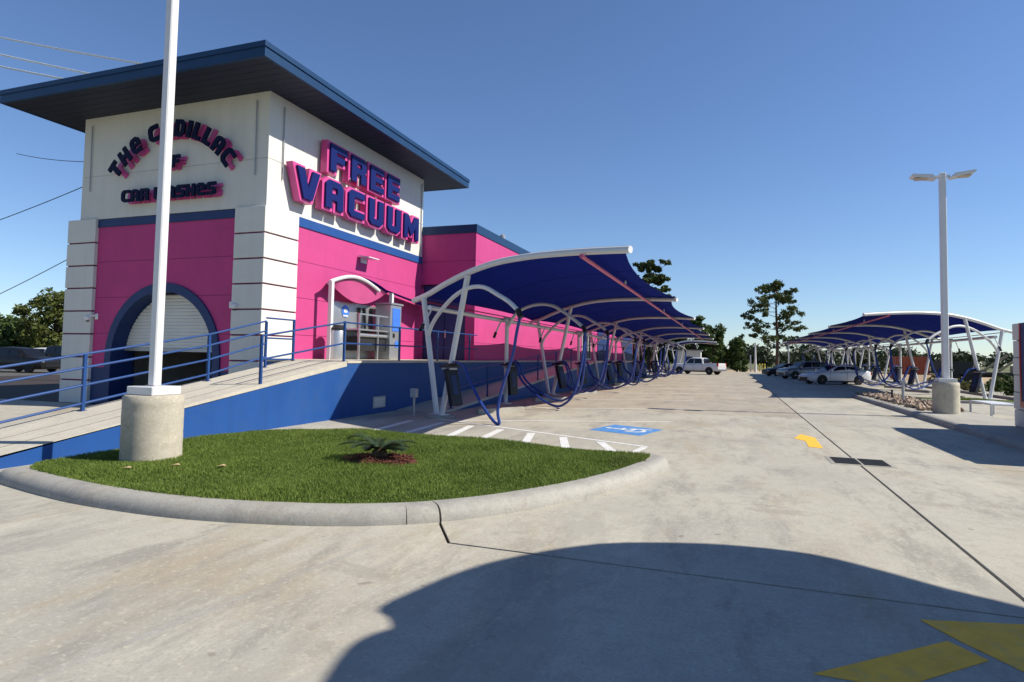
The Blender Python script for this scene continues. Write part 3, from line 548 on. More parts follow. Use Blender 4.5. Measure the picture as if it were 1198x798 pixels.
def line_front(txt, x0, x1, z0, h):
    gap = 1.0; tot = sum(4 if c == ' ' else width(c)+gap for c in txt)-gap; sx = (x1-x0)/tot; s = h/10; u = 0
    for c in txt:
        if c == ' ': u += 4; continue
        def fn(a, b, d, u=u): return (x0+u*sx+(a/s)*sx, YL-d, z0+b)
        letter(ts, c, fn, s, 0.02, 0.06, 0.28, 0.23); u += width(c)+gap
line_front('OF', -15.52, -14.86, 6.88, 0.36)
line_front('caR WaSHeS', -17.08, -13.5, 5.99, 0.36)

# ================================================================ RAMPS + RAILINGS
rp = empty('access_ramp', (-10.2, 9, 0)); tag(rp, 'concrete access ramp with bright blue side wall rising to the tower landing', 'ramp')
RINV = Matrix.Translation((-10.2, 9, 0)).inverted()
def rpart(mb, name, m, parent=rp, inv=RINV):
    o = mb.build(name, m); o.parent = parent; o.matrix_parent_inverse = inv; return o
A0, B0 = -0.7222, 0.1597
def rz(y): return A0 + B0*y
YS, YT = 4.75, 13.6
ZP = rz(YT)
def side_poly(pts, x0, x1): return MB().prism([pts], lambda y, z, d: (d, y, z), x0, x1)
rpart(side_poly([(YS,-0.1),(17.2,-0.1),(17.2,ZP-0.05),(YT,ZP-0.05),(YS,rz(YS)-0.03)], -9.35, -9.55), 'side_wall', 'blue_wall')
rpart(side_poly([(YS,-0.1),(YT,-0.1),(YT,ZP-0.05),(YS,rz(YS)-0.03)], -11.05, -11.15), 'side_wall', 'blue_wall')
for (xa, xb) in ((-9.345,-9.80),(-9.835,-10.34),(-10.375,-11.16)):
    rpart(side_poly([(YS-0.5,-0.02),(YT-0.004,ZP-0.13),(YT-0.004,ZP),(YS,rz(YS)),(YS-0.5,0.01)], xa, xb), 'deck_strip', 'concrete_deck')
for xg in (-9.802, -10.342): rpart(side_poly([(YS-0.4,-0.03),(YT-0.01,ZP-0.2),(YT-0.01,ZP-0.003),(YS,rz(YS)-0.003),(YS-0.4,0.002)], xg, xg-0.031), 'joint', 'sealant')
rpart(side_poly([(YS,-0.1),(YT,-0.1),(YT,ZP-0.14),(YS,rz(YS)-0.14)], -9.56, -11.04), 'fill', 'dark')
rpart(MB().box(-11.965, -9.33, YT, 22.39, ZP-0.05, ZP+0.012), 'landing', 'concrete_deck')
rpart(MB().box(-11.965, -11.16, 14.76, YT, 0, ZP-0.06), 'fill', 'blue_wall')
rpart(MB().box(-9.55, -9.40, 17.205, 60, -0.1, ZP-0.052), 'side_wall', 'blue_wall')
rpart(MB().box(-9.57, -9.36, 22.4, 60, ZP-0.05, ZP+0.012), 'landing', 'concrete_deck')
# second ramp along the wing
rp2 = empty('access_ramp', (-8.6, 20, 0)); tag(rp2, 'long shaded blue ramp behind the left vacuum posts', 'ramp')
R2 = Matrix.Translation((-8.6, 20, 0)).inverted()
Y20, Y21 = 16.2, 37.0
def rz2(y): return 0.02 + (y-Y20)*(ZP-0.02)/(Y21-Y20)
rpart(side_poly([(Y20,-0.1),(60,-0.1),(60,ZP-0.05),(Y21,ZP-0.05),(Y20,rz2(Y20)-0.04)], -7.85, -8.0), 'side_wall', 'blue_wall', rp2, R2)
rpart(side_poly([(Y20,-0.05),(Y21,ZP-0.1),(60,ZP-0.1),(60,ZP),(Y21,ZP),(Y20,rz2(Y20))], -7.84, -9.39), 'deck', 'concrete_deck', rp2, R2)

def railing(name_label, posts, rails, m='blue_rail', pr=0.026, rr=0.022):
    o = empty('ramp_railing', posts[0][0]); tag(o, name_label, 'railing', 'blue ramp railings'); inv = Matrix.Translation(posts[0][0]).inverted()
    for p, h in posts:
        c = MB().obox((p[0], p[1], p[2]+h/2), (1,0,0), (0,1,0), (0,0,1), pr, pr, h/2+0.01).build('post', m); c.parent = o; c.matrix_parent_inverse = inv
        c = MB().box(p[0]-0.06, p[0]+0.06, p[1]-0.06, p[1]+0.06, p[2]+0.001, p[2]+0.012).build('base_plate', m); c.parent = o; c.matrix_parent_inverse = inv
    for r in rails:
        c = MB().tube(r, rr, 8).build('rail', m); c.parent = o; c.matrix_parent_inverse = inv
XI = -10.96
pI = [((XI, y, rz(y)), 1.0) for y in (5.1, 7.92, 10.7)]
rails = [[(XI, 3.9, rz(3.9)+0.99-dz), (XI, 10.7, rz(10.7)+1.03-dz), (XI, 12.46, rz(12.46)+1.15-dz)] for dz in (0.0, 0.245, 0.56, 0.885)]
railing('blue four-rail ramp railing on the tower side, nearest the arched door', pI, rails)
XO = -9.42
pO = [((XO, 10.6, rz(10.6)-0.1), 1.12), ((XO, 13.56, ZP-0.1), 1.12), ((XO, 16.36, ZP-0.1), 1.12), ((XO, 18.9, ZP-0.1), 1.12), ((XO, 21.6, ZP-0.1), 1.12)]
rails = [[(XI+0.1, 9.0, rz(9.0)+1.0), (XO, 10.6, rz(10.6)+1.02)][1:] + [(XO, 13.56, ZP+1.0), (XO, 22.3, ZP+1.0)], [(XO, 10.6, rz(10.6)+0.52), (XO, 13.56, ZP+0.46), (XO, 22.3, ZP+0.46)]]
railing('blue two-rail railing on the outer edge of the landing by the machines', pO, rails)
pG = [((XI, 12.47, rz(12.47)), 1.13), ((XI, 13.5, ZP), 1.06)]
railing('small dark blue square railing frame in front of the corner pier', pG, [[(XI, 12.47, ZP+1.05), (XI, 13.5, ZP+1.05)], [(XI, 12.47, ZP+0.55), (XI, 13.5, ZP+0.55)], [(XI, 12.47, ZP+0.02), (XI, 13.5, ZP+0.02)]])
p2 = [((-7.93, y, rz2(min(y, Y21))), 1.05) for y in (16.9, 19.8, 22.7, 25.6, 28.5, 31.4, 34.3, 37, 40, 43)]
railing('dark blue railing along the long ramp behind the vacuum posts', p2, [[(-7.93, 16.9, rz2(16.9)+1.03), (-7.93, 37, ZP+1.03), (-7.93, 59, ZP+1.03)], [(-7.93, 16.9, rz2(16.9)+0.55), (-7.93, 37, ZP+0.55), (-7.93, 59, ZP+0.55)]])
# fittings near the landing
vp = empty('wall_vent', (-9.35, 15.18, 0.31)); tag(vp, 'pale grey vent plate on the shaded blue ramp wall', 'vent')
MB().box(0.0, 0.025, -0.32, 0.32, -0.16, 0.16, 0.006).build('frame', 'grey_metal', vp)
for k in range(6): MB().box(0.026, 0.034, -0.27, 0.27, -0.12+k*0.042, -0.12+k*0.042+0.022).build('slat', 'white_metal', vp)
pd = empty('power_pedestal', (-8.08, 14.88, 0)); tag(pd, 'small grey electric outlet pedestal standing left of the first canopy post', 'pedestal')
MB().tube([(0,0,0),(0,0,0.62)], 0.035, 10).build('stem', 'grey_metal', pd); MB().box(-0.09,0.09,-0.07,0.07,0.5,0.74,0.01).build('outlet_box', 'grey_metal', pd)

# machines at the tower wall
cn = empty('wall_canopy', (XR, 18, ZP)); tag(cn, 'small wall canopy with white arched frame, navy cover and pink scalloped valance', 'canopy'); CI = Matrix.Translation((XR, 18, ZP)).inverted()
def cpart(mb, name, m, sm=False, parent=cn, inv=CI): o = mb.build(name, m, None, sm); o.parent = parent; o.matrix_parent_inverse = inv; return o
XC = -11.5
for x, y in ((XC, 15.80), (XC, 19.32)): cpart(MB().obox((x, y, (ZP+3.84)/2), (1,0,0), (0,1,0), (0,0,1), 0.06, 0.06, (3.84-ZP)/2), 'post', 'white_metal')
def arcz(t): return 3.82+0.30*math.sin(math.pi*t)
cpart(MB().tube([(XC, 15.74+2.75*i/14, arcz(i/14)) for i in range(15)], 0.06, 8), 'arch_beam', 'white_metal', SM)
cpart(MB().tube([(XR+0.05, 16.2+3.2*i/14, arcz(i/14)) for i in range(15)], 0.04, 8), 'arch_beam', 'white_metal', SM)
cv = MB(); N1, N2 = 14, 6
for i in range(N1+1):
    for j in range(N2+1): t = i/N1; x = XR+0.04+(XC-XR-0.08)*j/N2; cv.v.append((x, (16.2-0.44*j/N2)+3.4*t, arcz(t)+0.06-0.05*math.sin(math.pi*j/N2)))
cv.f = [(i*(N2+1)+j, (i+1)*(N2+1)+j, (i+1)*(N2+1)+j+1, i*(N2+1)+j+1) for i in range(N1) for j in range(N2)]
cpart(cv, 'cover', 'fabric_navy', True)
vl = MB()
for i in range(N1+1): t = i/N1; zb = arcz(t)-0.08; vl.v += [(XC-0.05, 15.85+3.3*t, min(zb+0.04, 4.0)), (XC-0.12, 15.85+3.3*t, 3.80-0.50*math.sin(math.pi*t))]
vl.f = [(2*i, 2*i+2, 2*i+3, 2*i+1) for i in range(N1)]
cpart(vl, 'valance', 'fabric_pink', True)
cpart(MB().add([(XC,18.5,3.95),(XR+0.05,18.6,4.02),(XR+0.05,22.3,3.66),(XC+0.4,21.9,3.50)], [(0,1,2,3)]), 'side_sail', 'fabric_navy')
st = empty('mat_washing_station', (XR, 17.5, ZP)); tag(st, 'stainless steel mat washing station against the pink tower wall', 'machine'); SI = Matrix.Translation((XR, 17.5, ZP)).inverted()
sp = lambda mb, n, m, s=False: cpart(mb, n, m, s, st, SI)
sp(MB().prism([[(16.35,1.45),(19.3,1.45),(19.3,3.32),(16.65,3.32),(16.42,3.22),(16.35,3.0)]], lambda y, z, d: (d, y, z), XR+0.003, XR+0.05), 'back_panel', 'steel')
sp(MB().box(XR+0.06, XR+0.75, 16.9, 19.2, ZP+0.95, ZP+1.0), 'counter', 'steel')
for y in (16.95, 18.05, 19.12): sp(MB().box(XR+0.68, XR+0.74, y, y+0.06, ZP+0.012, ZP+1.45), 'leg', 'steel')
sp(MB().box(XR+0.67, XR+0.75, 16.94, 19.19, ZP+1.452, ZP+1.50), 'top_rail', 'steel'); sp(MB().box(XR+0.1, XR+0.66, 16.95, 19.15, ZP+0.30, ZP+0.75), 'roller_housing', 'dark')
sp(MB().tube([(XR+0.68, 17.0, ZP+0.8), (XR+0.68, 19.1, ZP+0.8)], 0.06, 10), 'roller', 'steel')
for y in (17.9, 18.2, 18.6): sp(MB().tube([(XR+0.1, y, 3.2), (XR+0.14, y, 2.5)], 0.05, 8), 'hanging_brush', 'black')
sp(MB().lathe([(0.2,0.0),(0.2,0.012)], 20, (XR+0.055, 17.15, 3.02), 'X'), 'sticker', 'sticker'); sp(MB().box(XR+0.068, XR+0.074, 17.02, 17.28, 2.85, 2.90), 'sticker_text', 'white_paint'); sp(MB().box(XR+0.068, XR+0.074, 17.06, 17.24, 2.98, 3.10), 'sticker_text', 'white_paint')
vn = empty('vending_machine', (-11.42, 19.05, ZP)); tag(vn, 'stainless pay column with blue screen beside the mat washer', 'machine')
MB().box(-0.35, 0.30, -0.36, 0.36, 0.013, 1.92, 0.03).build('cabinet', 'steel', vn); MB().box(-0.3, 0.33, -0.42, 0.42, 1.922, 1.98).build('cap', 'grey_metal', vn)
MB().box(0.302, 0.315, -0.28, 0.24, 1.0, 1.80, 0.004).build('screen', 'sticker', vn); MB().lathe([(0.13,0),(0.13,0.01)], 16, (0.303,0.05,0.55), 'X').build('sticker', 'sticker', vn); MB().box(0.302,0.314,-0.22,-0.1,0.78,0.92).build('card_reader', 'black', vn)
wb = empty('waste_barrel', (XR+0.55, 16.05, ZP+0.012)); tag(wb, 'round stainless waste barrel left of the mat washer', 'bin')
MB().lathe([(0.26,0),(0.27,0.1),(0.27,0.85),(0.25,0.9)], 20).build('drum', 'steel', wb, SM); MB().lathe([(0.28,0.9),(0.28,0.95),(0.16,1.05)], 20).build('lid', 'black', wb, SM)

# ================================================================ LIGHT POLES
def light_pole(x, y, z, base_r, base_h, H, label, s=0.145):
    o = empty('light_pole', (x, y, z)); tag(o, label, 'light pole', 'parking lot light poles')
    n = 36; prof = [(base_r*0.99,-0.25)] + [(base_r*(1+0.003*math.sin(i*2.3)+(0.006 if i % 4 == 0 else 0)), base_h*(i+0.3)/13) for i in range(12)] + [(base_r,base_h-0.03),(base_r-0.025,base_h)]
    MB().lathe(prof, n).build('base', 'concrete_base', o, SM)
    MB().box(-0.24, 0.24, -0.24, 0.24, base_h, base_h+0.12, 0.01).build('base_cover', 'white_metal', o)
    MB().box(-s, s, -s, s, base_h+0.121, H, 0.015).build('pole', 'white_metal', o)
    for sg in (-1, 1):
        h = MB().box(sg*s, sg*(s+0.12), -0.05, 0.05, H-0.16, H-0.08).build('bracket', 'white_metal', o)
        hd = MB().prism([[(sg*(s+0.10),H-0.20),(sg*(s+0.22),H-0.06),(sg*(s+0.75),H+0.0),(sg*(s+0.78),H-0.04),(sg*(s+0.72),H-0.10)]], lambda u, zz, d: (u, d, zz), -0.2, 0.2).build('lamp_head', 'white_metal', o)
        MB().box(sg*(s+0.32), sg*(s+0.66), -0.14, 0.14, H-0.165, H-0.14).build('lens', 'lens', hd)
    return o
light_pole(-7.72, 6.60, 0.12, 0.385, 0.90, 8.3, 'tall square white light pole on a round concrete base in the lawn', 0.064)
light_pole(6.23, 22.77, 0.15, 0.36, 0.95, 7.55, 'tall white twin-head light pole on a concrete base right of the drive aisle', 0.085)

# ================================================================ VACUUM ROWS
UX, UY = 0.885, -0.465
BEAM = [(-1.36,3.185),(-0.69,3.316),(0.095,3.545),(1.113,3.779),(2.175,3.927),(3.369,3.957),(4.433,3.918),(5.387,3.856),(6.205,3.789)]
BP = [(p.x, p.y) for p in spline([(a, b, 0) for a, b in BEAM], 40)]
def beam_at(t):
    k = t*(len(BP)-1); i = min(int(k), len(BP)-2); f = k-i; return (BP[i][0]*(1-f)+BP[i+1][0]*f, BP[i][1]*(1-f)+BP[i+1][1]*f)
class Row:
    def __init__(s, bx, by, d, sg, z0, side): s.bx, s.by, s.d, s.sg, s.z0, s.side = bx, by, d, sg, z0, side
    def P(s, k, a, z, wv=0.0): return Vector((s.bx+s.sg*(a*UX+wv*-UY*0.0), s.by+s.d*k+a*UY+wv, z+s.z0))
def canopy(row, k0, n, label):
    o = empty('shade_canopy', row.P(k0, 0, 0)); tag(o, label, 'canopy', 'vacuum shade canopies'); inv = Matrix.Translation(row.P(k0, 0, 0)).inverted()
    def pt(mb, name, m, sm=False):
        c = mb.build(name, m, None, sm); c.parent = o; c.matrix_parent_inverse = inv; return c
    for k in range(k0, k0+n):
        pt(MB().tube([row.P(k, a, z) for a, z in BP], 0.075, 10), 'roof_beam', 'white_metal', SM)
        pt(MB().tube([row.P(k, -0.10, 0.0), row.P(k, -0.85, 3.24)], 0.075, 10), 'leg', 'white_metal', SM)
        pt(MB().tube([row.P(k, 0.10, 0.0), row.P(k, 1.10, 3.72)], 0.075, 10), 'leg', 'white_metal', SM)
        p = row.P(k, 0, 0); pt(MB().lathe([(0.42,-0.05),(0.42,0.05),(0.38,0.07)], 20, tuple(p)), 'footing', 'concrete_kerb', SM)
        pt(MB().obox(p+Vector((0,0,0.082)), (UX*row.sg,UY,0), (-UY*row.sg,UX,0), (0,0,1), 0.27, 0.14, 0.012), 'base_plate', 'white_metal')
    for k in range(k0, k0+n-1):
        NV, NT = 10, 18; mb = MB()
        for j in range(NV+1):
            v = j/NV; q = (4*v*(1-v))**0.8; ins = 0.012+0.085*q; ins0 = 0.02+0.06*q
            for i in range(NT+1):
                t = ins0+(1-ins-ins0)*i/NT; a, z = beam_at(t); mb.v.append(row.P(k+v, a, z+0.08-0.14*q*math.sin(math.pi*(i/NT)**0.8)))
        mb.f = [(j*(NT+1)+i, j*(NT+1)+i+1, (j+1)*(NT+1)+i+1, (j+1)*(NT+1)+i) for j in range(NV) for i in range(NT)]
        fbx = pt(mb, 'fabric_bay', 'fabric_navy', True)
        for vv in (1/3, 2/3):
            q = (4*vv*(1-vv))**0.8; sm_ = MB().tube([row.P(k+vv, a_, z_+0.075-0.14*q*math.sin(math.pi*u_**0.8)) for u_ in [i/12 for i in range(13)] for a_, z_ in [beam_at(0.02+0.06*q+(1-0.032-0.145*q)*u_)]], 0.009, 4).build('seam', 'seam'); sm_.parent = fbx
        pt(MB().tube([row.P(k+j/12, *[(lambda a, z: (a, z-0.12*4*(j/12)*(1-j/12)))(*beam_at(0.02+0.07*4*(j/12)*(1-j/12)))][0]) for j in range(13)], 0.02, 5), 'edge_rope', 'rope_red')
        for a, z, r, nm, m in ((5.0, 3.76, 0.045, 'light_rail', 'pink_metal'), (-0.40, 2.93, 0.068, 'manifold_pipe', 'white_metal')):
            pt(MB().tube([row.P(k+(0.002 if k > k0 else -0.02), a, z), row.P(k+0.998, a, z)], r, 8), nm, m, SM)
        for f in (0.0, 0.5): pt(MB().tube([row.P(k+f+0.001, 5.0, 3.76), row.P(k+f+0.001, 5.0, 3.92)], 0.03, 6), 'hanger', 'white_metal')
    return o
AV = [(-0.635,2.057),(-0.45,2.45),(-0.07,2.815),(0.5,3.18),(1.127,3.381),(1.75,3.36),(2.293,3.134),(2.7,2.94),(3.03,2.709)]
AS = [(-0.05,2.70),(0.2,3.02),(0.56,3.245),(1.1,3.38),(1.66,3.40),(2.15,3.31),(2.59,3.10),(3.0,2.86),(3.42,2.59)]
def station(row, k, isV, label, group, seed, hoses=2):
    R_ = random.Random(seed); base = row.P(k, 0, 0); o = empty('vacuum_station', base); tag(o, label, 'vacuum', group); inv = Matrix.Translation(base).inverted()
    def pt(mb, name, m, sm=False):
        c = mb.build(name, m, None, sm); c.parent = o; c.matrix_parent_inverse = inv; return c
    arch = AV if isV else AS
    pt(MB().tube(spline([row.P(k, a, z) for a, z in arch], 24), 0.055, 8), 'boom_arch', 'white_metal', SM)
    if not isV:
        pt(MB().tube([row.P(k, -0.12, -0.02), row.P(k, -0.12, 2.95)], 0.07, 10), 'post', 'white_metal', SM)
        pt(MB().obox(row.P(k, -0.12, 0.012), (1,0,0), (0,1,0), (0,0,1), 0.16, 0.16, 0.012), 'base_plate', 'white_metal')
        p = row.P(k, -0.12, 2.93); pt(MB().lathe([(0.14,-0.09),(0.16,-0.03),(0.16,0.04),(0.12,0.09)], 12, tuple(p)), 'collar', 'white_metal', SM)
    ha = 0.42 if isV else 0.02
    pt(MB().obox(row.P(k, ha, 1.36), (UX*row.sg,UY,0), (-UY*row.sg,UX,0), (0,0,1), 0.24, 0.16, 0.03), 'hose_holder', 'black')
    pt(MB().obox(row.P(k, ha-0.02, 1.30), (UX*row.sg,UY,0), (-UY*row.sg,UX,0), (0,0,1), 0.18, 0.12, 0.025), 'holder_plate', 'grey_metal')
    at, zt = arch[-1]
    # swivel nozzle hanging from the manifold
    pt(MB().tube([row.P(k, -0.40, 2.86, -0.12), row.P(k, -0.45, 2.45, -0.5)], 0.03, 6), 'drop_arm', 'white_metal'); pt(MB().tube([row.P(k, -0.45, 2.47, -0.48), row.P(k, -0.46, 2.30, -0.62)], 0.05, 7), 'drop_nozzle', 'black')
    pt(MB().tube([row.P(k, at-0.03, zt+0.04), row.P(k, at+0.08, zt-0.16)], 0.07, 8), 'hose_cuff', 'black')
    for h in range(hoses):
        lat = (0.0 if hoses == 1 else (-0.28 if h == 0 else 0.30)) + R_.uniform(-0.22, 0.22); low = R_.uniform(0.04, 0.42) if k > 0.1 else 0.03; ma = R_.uniform(1.75, 2.45)
        pts = [row.P(k, at+0.06, zt-0.1), row.P(k, at+0.05, zt-0.5, lat*0.2), row.P(k, at-0.06, zt-1.3, lat*0.6), row.P(k, at-0.30, low+0.42, lat), row.P(k, ma+0.28, low+0.06, lat*1.2), row.P(k, ma-0.12, low+0.01, lat*1.2), row.P(k, ma-0.75, low+0.20, lat), row.P(k, ha+0.72, 0.85, lat*0.6), row.P(k, ha+0.46, 1.36, lat*0.4), row.P(k, ha+0.25, 1.47, lat*0.35), row.P(k, ha+0.05, 1.44, lat*0.35)]
        if hoses == 1: pts = [row.P(k, at+0.06, zt-0.1), row.P(k, 2.97, 2.2), row.P(k, 2.84, 1.65), row.P(k, 2.5, 0.9), row.P(k, 2.36, 0.35), row.P(k, 2.42, 0.05), row.P(k, 2.2, 0.10), row.P(k, 1.72, 0.5), row.P(k, 1.25, 1.05), row.P(k, 1.0, 1.38), row.P(k, 0.7, 1.47), row.P(k, 0.45, 1.44)]
        pt(MB().tube(spline(pts, 50), 0.038, 7), 'hose', 'hose', SM)
        pt(MB().tube([row.P(k, ha+0.3, 1.43, lat*0.35), row.P(k, ha-0.12, 1.40, lat*0.35)], [0.045, 0.03], 8), 'nozzle', 'black')
    return o
def waste_bin(row, k, isV, label, group):
    a0 = 0.30 if isV else 0.0; ax = Vector((UX*row.sg, UY, 0)).normalized(); ay = Vector((-ax.y, ax.x, 0)); tilt = Vector((ax.x*0.30, ax.y*0.30, -1)).normalized() if isV else Vector((ax.x*0.10, ax.y*0.10, -1)).normalized()
    top = row.P(k, a0, 1.24) + ax*0.17; o = empty('waste_bin', top); tag(o, label, 'bin', group); inv = Matrix.Translation(top).inverted()
    nrm = ay.cross(tilt).normalized(); L = 0.92
    def pt(mb, name, m):
        c = mb.build(name, m); c.parent = o; c.matrix_parent_inverse = inv
    pt(MB().obox(top+tilt*L/2, ay, nrm, tilt, 0.17, 0.07, L/2), 'body', 'black')
    sgn = 1 if nrm.dot(ax) > 0 else -1
    pt(MB().obox(top+tilt*L*0.42+nrm*sgn*0.074, ay, nrm, tilt, 0.08, 0.004, 0.26), 'panel', 'bin_blue'); pt(MB().obox(top-tilt*0.02, ay, nrm, tilt, 0.18, 0.08, 0.03), 'lid', 'rubber')
    pt(MB().obox(top+tilt*L*0.42+ay*0.173, ay, nrm, tilt, 0.003, 0.045, 0.24), 'panel', 'bin_blue')
def wheel_stop(row, k, label, group):
    p = row.P(k, 1.05, 0); ax = Vector((UX*row.sg, UY, 0)).normalized(); ay = Vector((-ax.y, ax.x, 0)); o = empty('wheel_stop', p); tag(o, label, 'wheel stop', group)
    mb = MB(); hw = 0.9
    for e in (-1, 1): mb.v += [ay*hw*e+ax*c+Vector((0,0,z)) for c, z in ((-0.085,0),(0.085,0),(0.06,0.13),(-0.06,0.13))]
    mb.f = [(0,1,2,3),(7,6,5,4)] + [(i,(i+1)%4,4+(i+1)%4,4+i) for i in range(4)]
    mb.build('block', 'concrete_kerb', o)
    for e in (-0.6, 0.6): c = MB().lathe([(0.02,0.12),(0.02,0.14)], 8, tuple(ay*e)).build('anchor_pin', 'iron', o)
LR = Row(-7.39, 15.02, 10.73, 1, 0.0, 'left'); RR = Row(10.98, 34.2, 10.73, -1, 0.02, 'right')
canopy(LR, 0, 6, 'long navy fabric vacuum canopy beside the pink building')
L2 = Row(-7.39, 15.02, 10.73, 1, -0.1, 'left'); canopy(Row(-7.39, 80.5, 9.0, 1, 0.0, 'left'), 0, 2, 'small far navy canopy beyond the white pickup truck')
canopy(RR, 0, 6, 'long navy fabric vacuum canopy on the right over the white sedan')
n = 0
for row, nm in ((LR, 'left'), (RR, 'right')):
    for i in range(11):
        k = i*0.5; isV = i % 2 == 0
        place = ('beside the building' if nm == 'left' else 'in the right row')
        lab = f'white vacuum arch with blue hoses, {ORD[i]} from the near end {place}'
        station(row, k, isV, lab, f'vacuum stations in the {nm} row', 100+n, 1 if i == 0 else 2)
        waste_bin(row, k, isV, f'black waste bin at the {ORD[i]} vacuum post from the near end {place}', f'waste bins in the {nm} row')
        if i < 10: wheel_stop(row, k+0.25, f'concrete wheel stop in the {ORD[i]} stall from the near end {place}', f'wheel stops in the {nm} row')
        n += 1

# ================================================================ RIGHT ISLAND, SIGN WALL
ri = MB().prism([[(5.38,13.0),(5.38,33.6),(5.62,34.6),(6.1,34.9),(7.2,33.9),(7.25,24.5),(7.3,13.0)]], lambda x, y, d: (x, y, d), -0.1, 0.135)
isl = ri.build('median_island', 'concrete_smooth'); tag(isl, kind='structure')
kp = [Vector(p) for p in ((5.3,-2,0),(5.3,10,0),(5.3,20,0),(5.3,33.3,0),(5.5,34.5,0),(5.95,34.95,0),(6.6,34.7,0),(7.3,33.8,0),(7.32,24.4,0))]
for a, b in ((0,1),(1,2),(2,3)):
    kerb_sweep([kp[b], kp[a]][::-1] if False else [kp[b]+(kp[a]-kp[b])*t for t in (0,0.5,1)], 0.006).build('kerb_section', 'concrete_kerb', isl, SM)
kerb_sweep(list(reversed(kp[3:]))).build('kerb_section', 'concrete_kerb', isl, SM)
MB().box(5.6, 7.9, -2, 13.0, -0.05, 0.135).build('deck', 'concrete_smooth', isl)
rs = MB()
for k in range(520):
    y = random.uniform(23.6, 34.2); x = random.uniform(5.66, 7.0); r = random.uniform(0.05, 0.13)
    bmv = []; 
    for q in ((1,0,0),(-1,0,0),(0,1,0),(0,-1,0),(0,0,1),(0,0,-1)): bmv.append(Vector(q)*r*random.uniform(0.6,1.3))
    rot = Matrix.Rotation(random.random()*6.28, 3, Vector((random.gauss(0,1),random.gauss(0,1),random.gauss(0,1))).normalized())
    rs.add([rot@v+Vector((x,y,0.17+random.random()*0.06)) for v in bmv], [(0,2,4),(2,1,4),(1,3,4),(3,0,4),(2,0,5),(1,2,5),(3,1,5),(0,3,5)])
ro = rs.build('river_stones', 'stone'); tag(ro, 'brown river stones filling the median tip round the right light pole', 'stones', kind='stuff')
sw = empty('block_sign_wall', (6.66, 16, 0.135)); tag(sw, 'white block wall with a blue and red sign panel at the right edge', 'sign wall')
MB().box(0.06, 0.55, -2.9, 2.95, 0, 2.5).build('core', 'maroon', sw)
zc = 0.0
for k in range(6):
    h = 0.43
    for (ya, yb) in ((-2.95,-1.02),(-1.0,0.98),(1.0,3.05)): MB().box(0.0 if k % 2 else 0.012, 0.62, ya, yb, zc+0.006, zc+h-0.012, 0.012).build('block', 'stucco_white', sw)
    zc += h
MB().box(-0.05, -0.003, -2.6, 2.5, 0.5, 2.56).build('sign_panel', 'navy_paint', sw); MB().box(-0.06, -0.051, -2.6, 2.5, 0.5, 0.65).build('sign_stripe', 'tail', sw); MB().box(-0.06, -0.051, 2.42, 2.5, 0.652, 2.56).build('sign_stripe', 'tail', sw)
for (x, y, h, lab) in ((6.15, 27.6, 0.75, 'thin grey metal sensor post standing among the river stones'),): 
    o = empty('sensor_post', (x, y, 0.135)); tag(o, lab, 'post'); MB().tube([(0,0,0),(0,0,h)], 0.05, 10).build('stem', 'grey_metal', o); MB().box(-0.09,0.09,-0.06,0.06,h,h+0.12,0.01).build('head', 'grey_metal', o)
o = empty('marker_post', (5.95, 28.4, 0.135)); tag(o, 'short black marker post among the river stones', 'post'); MB().tube([(0,0,0),(0,0,0.42)], 0.035, 8).build('stem', 'black', o); MB().lathe([(0.05,0.42),(0.05,0.46),(0.02,0.48)], 8).build('cap', 'black', o)
rk = empty('metal_barrier', (7.9, 24.2, 0)); tag(rk, 'low white metal pipe barrier behind the right light pole base', 'barrier')
for dx, dy in ((-0.55,0.9),(0.55,0.9),(-0.55,-0.9),(0.55,-0.9)): MB().tube([(dx*0.6,dy,0),(dx*0.6,dy,0.42)], 0.035, 8).build('leg', 'white_metal', rk)
MB().box(-0.36, 0.36, -0.95, 0.95, 0.40, 0.46, 0.01).build('top', 'white_metal', rk)
# planting strip in front of right row
pl2 = MB().box(7.6, 15.4, 31.6, 32.9, -0.1, 0.12, 0.02).build('planting_strip', 'concrete_kerb'); tag(pl2, kind='structure')
g2 = blades('grass_strip', [(7.75,31.85),(15.3,31.85),(15.3,32.75),(7.75,32.75)], 0.11, 14000, 0.09, 0.014, 'grass'); tag(g2, 'thin strip of green grass in front of the right vacuum row', 'grass', kind='stuff')
kb2 = MB().box(12.6, 12.85, 33.5, 96, -0.1, 0.14, 0.01).build('rear_kerb', 'concrete_kerb'); tag(kb2, kind='structure')

# entrance canopy above and right of the camera (its shadow falls on the drive)
ec = empty('entrance_canopy', (5.5, 3, 0)); tag(ec, 'navy entrance canopy just right of the view whose rounded shadow crosses the drive', 'canopy'); EI = Matrix.Translation((5.5, 3, 0)).inverted()
HC = 4.55; DX, DY = HC/0.95, HC/0.95*0.2
sh_pts = [(-1.5,1.6),(-1.84,2.6),(-1.97,3.05),(-1.94,3.26),(-1.88,3.38),(-1.98,3.52),(-2.11,3.62),(-2.03,4.0),(-1.93,4.35),(-1.69,4.84),(-1.12,5.5),(-0.42,5.83),(0.1,5.95),(0.63,5.94),(1.05,5.72),(1.43,5.45),(1.86,5.22),(2.6,4.7),(3.2,4.0),(3.3,2.5),(3.0,0.5),(2.2,-0.8),(0.5,-1.2),(-0.8,-0.6)]
cp = spline([(x+DX, y+DY, HC) for x, y in sh_pts], 88); ctr = Vector((0.7+DX, 2.6+DY, HC))
fb = MB(); n = len(cp); rings = 5
for r in range(rings):
    for p in cp: t = r/rings; q = p*(1-t)+ctr*t; fb.v.append((q.x, q.y, HC+0.35*(1-(1-t)**2)))
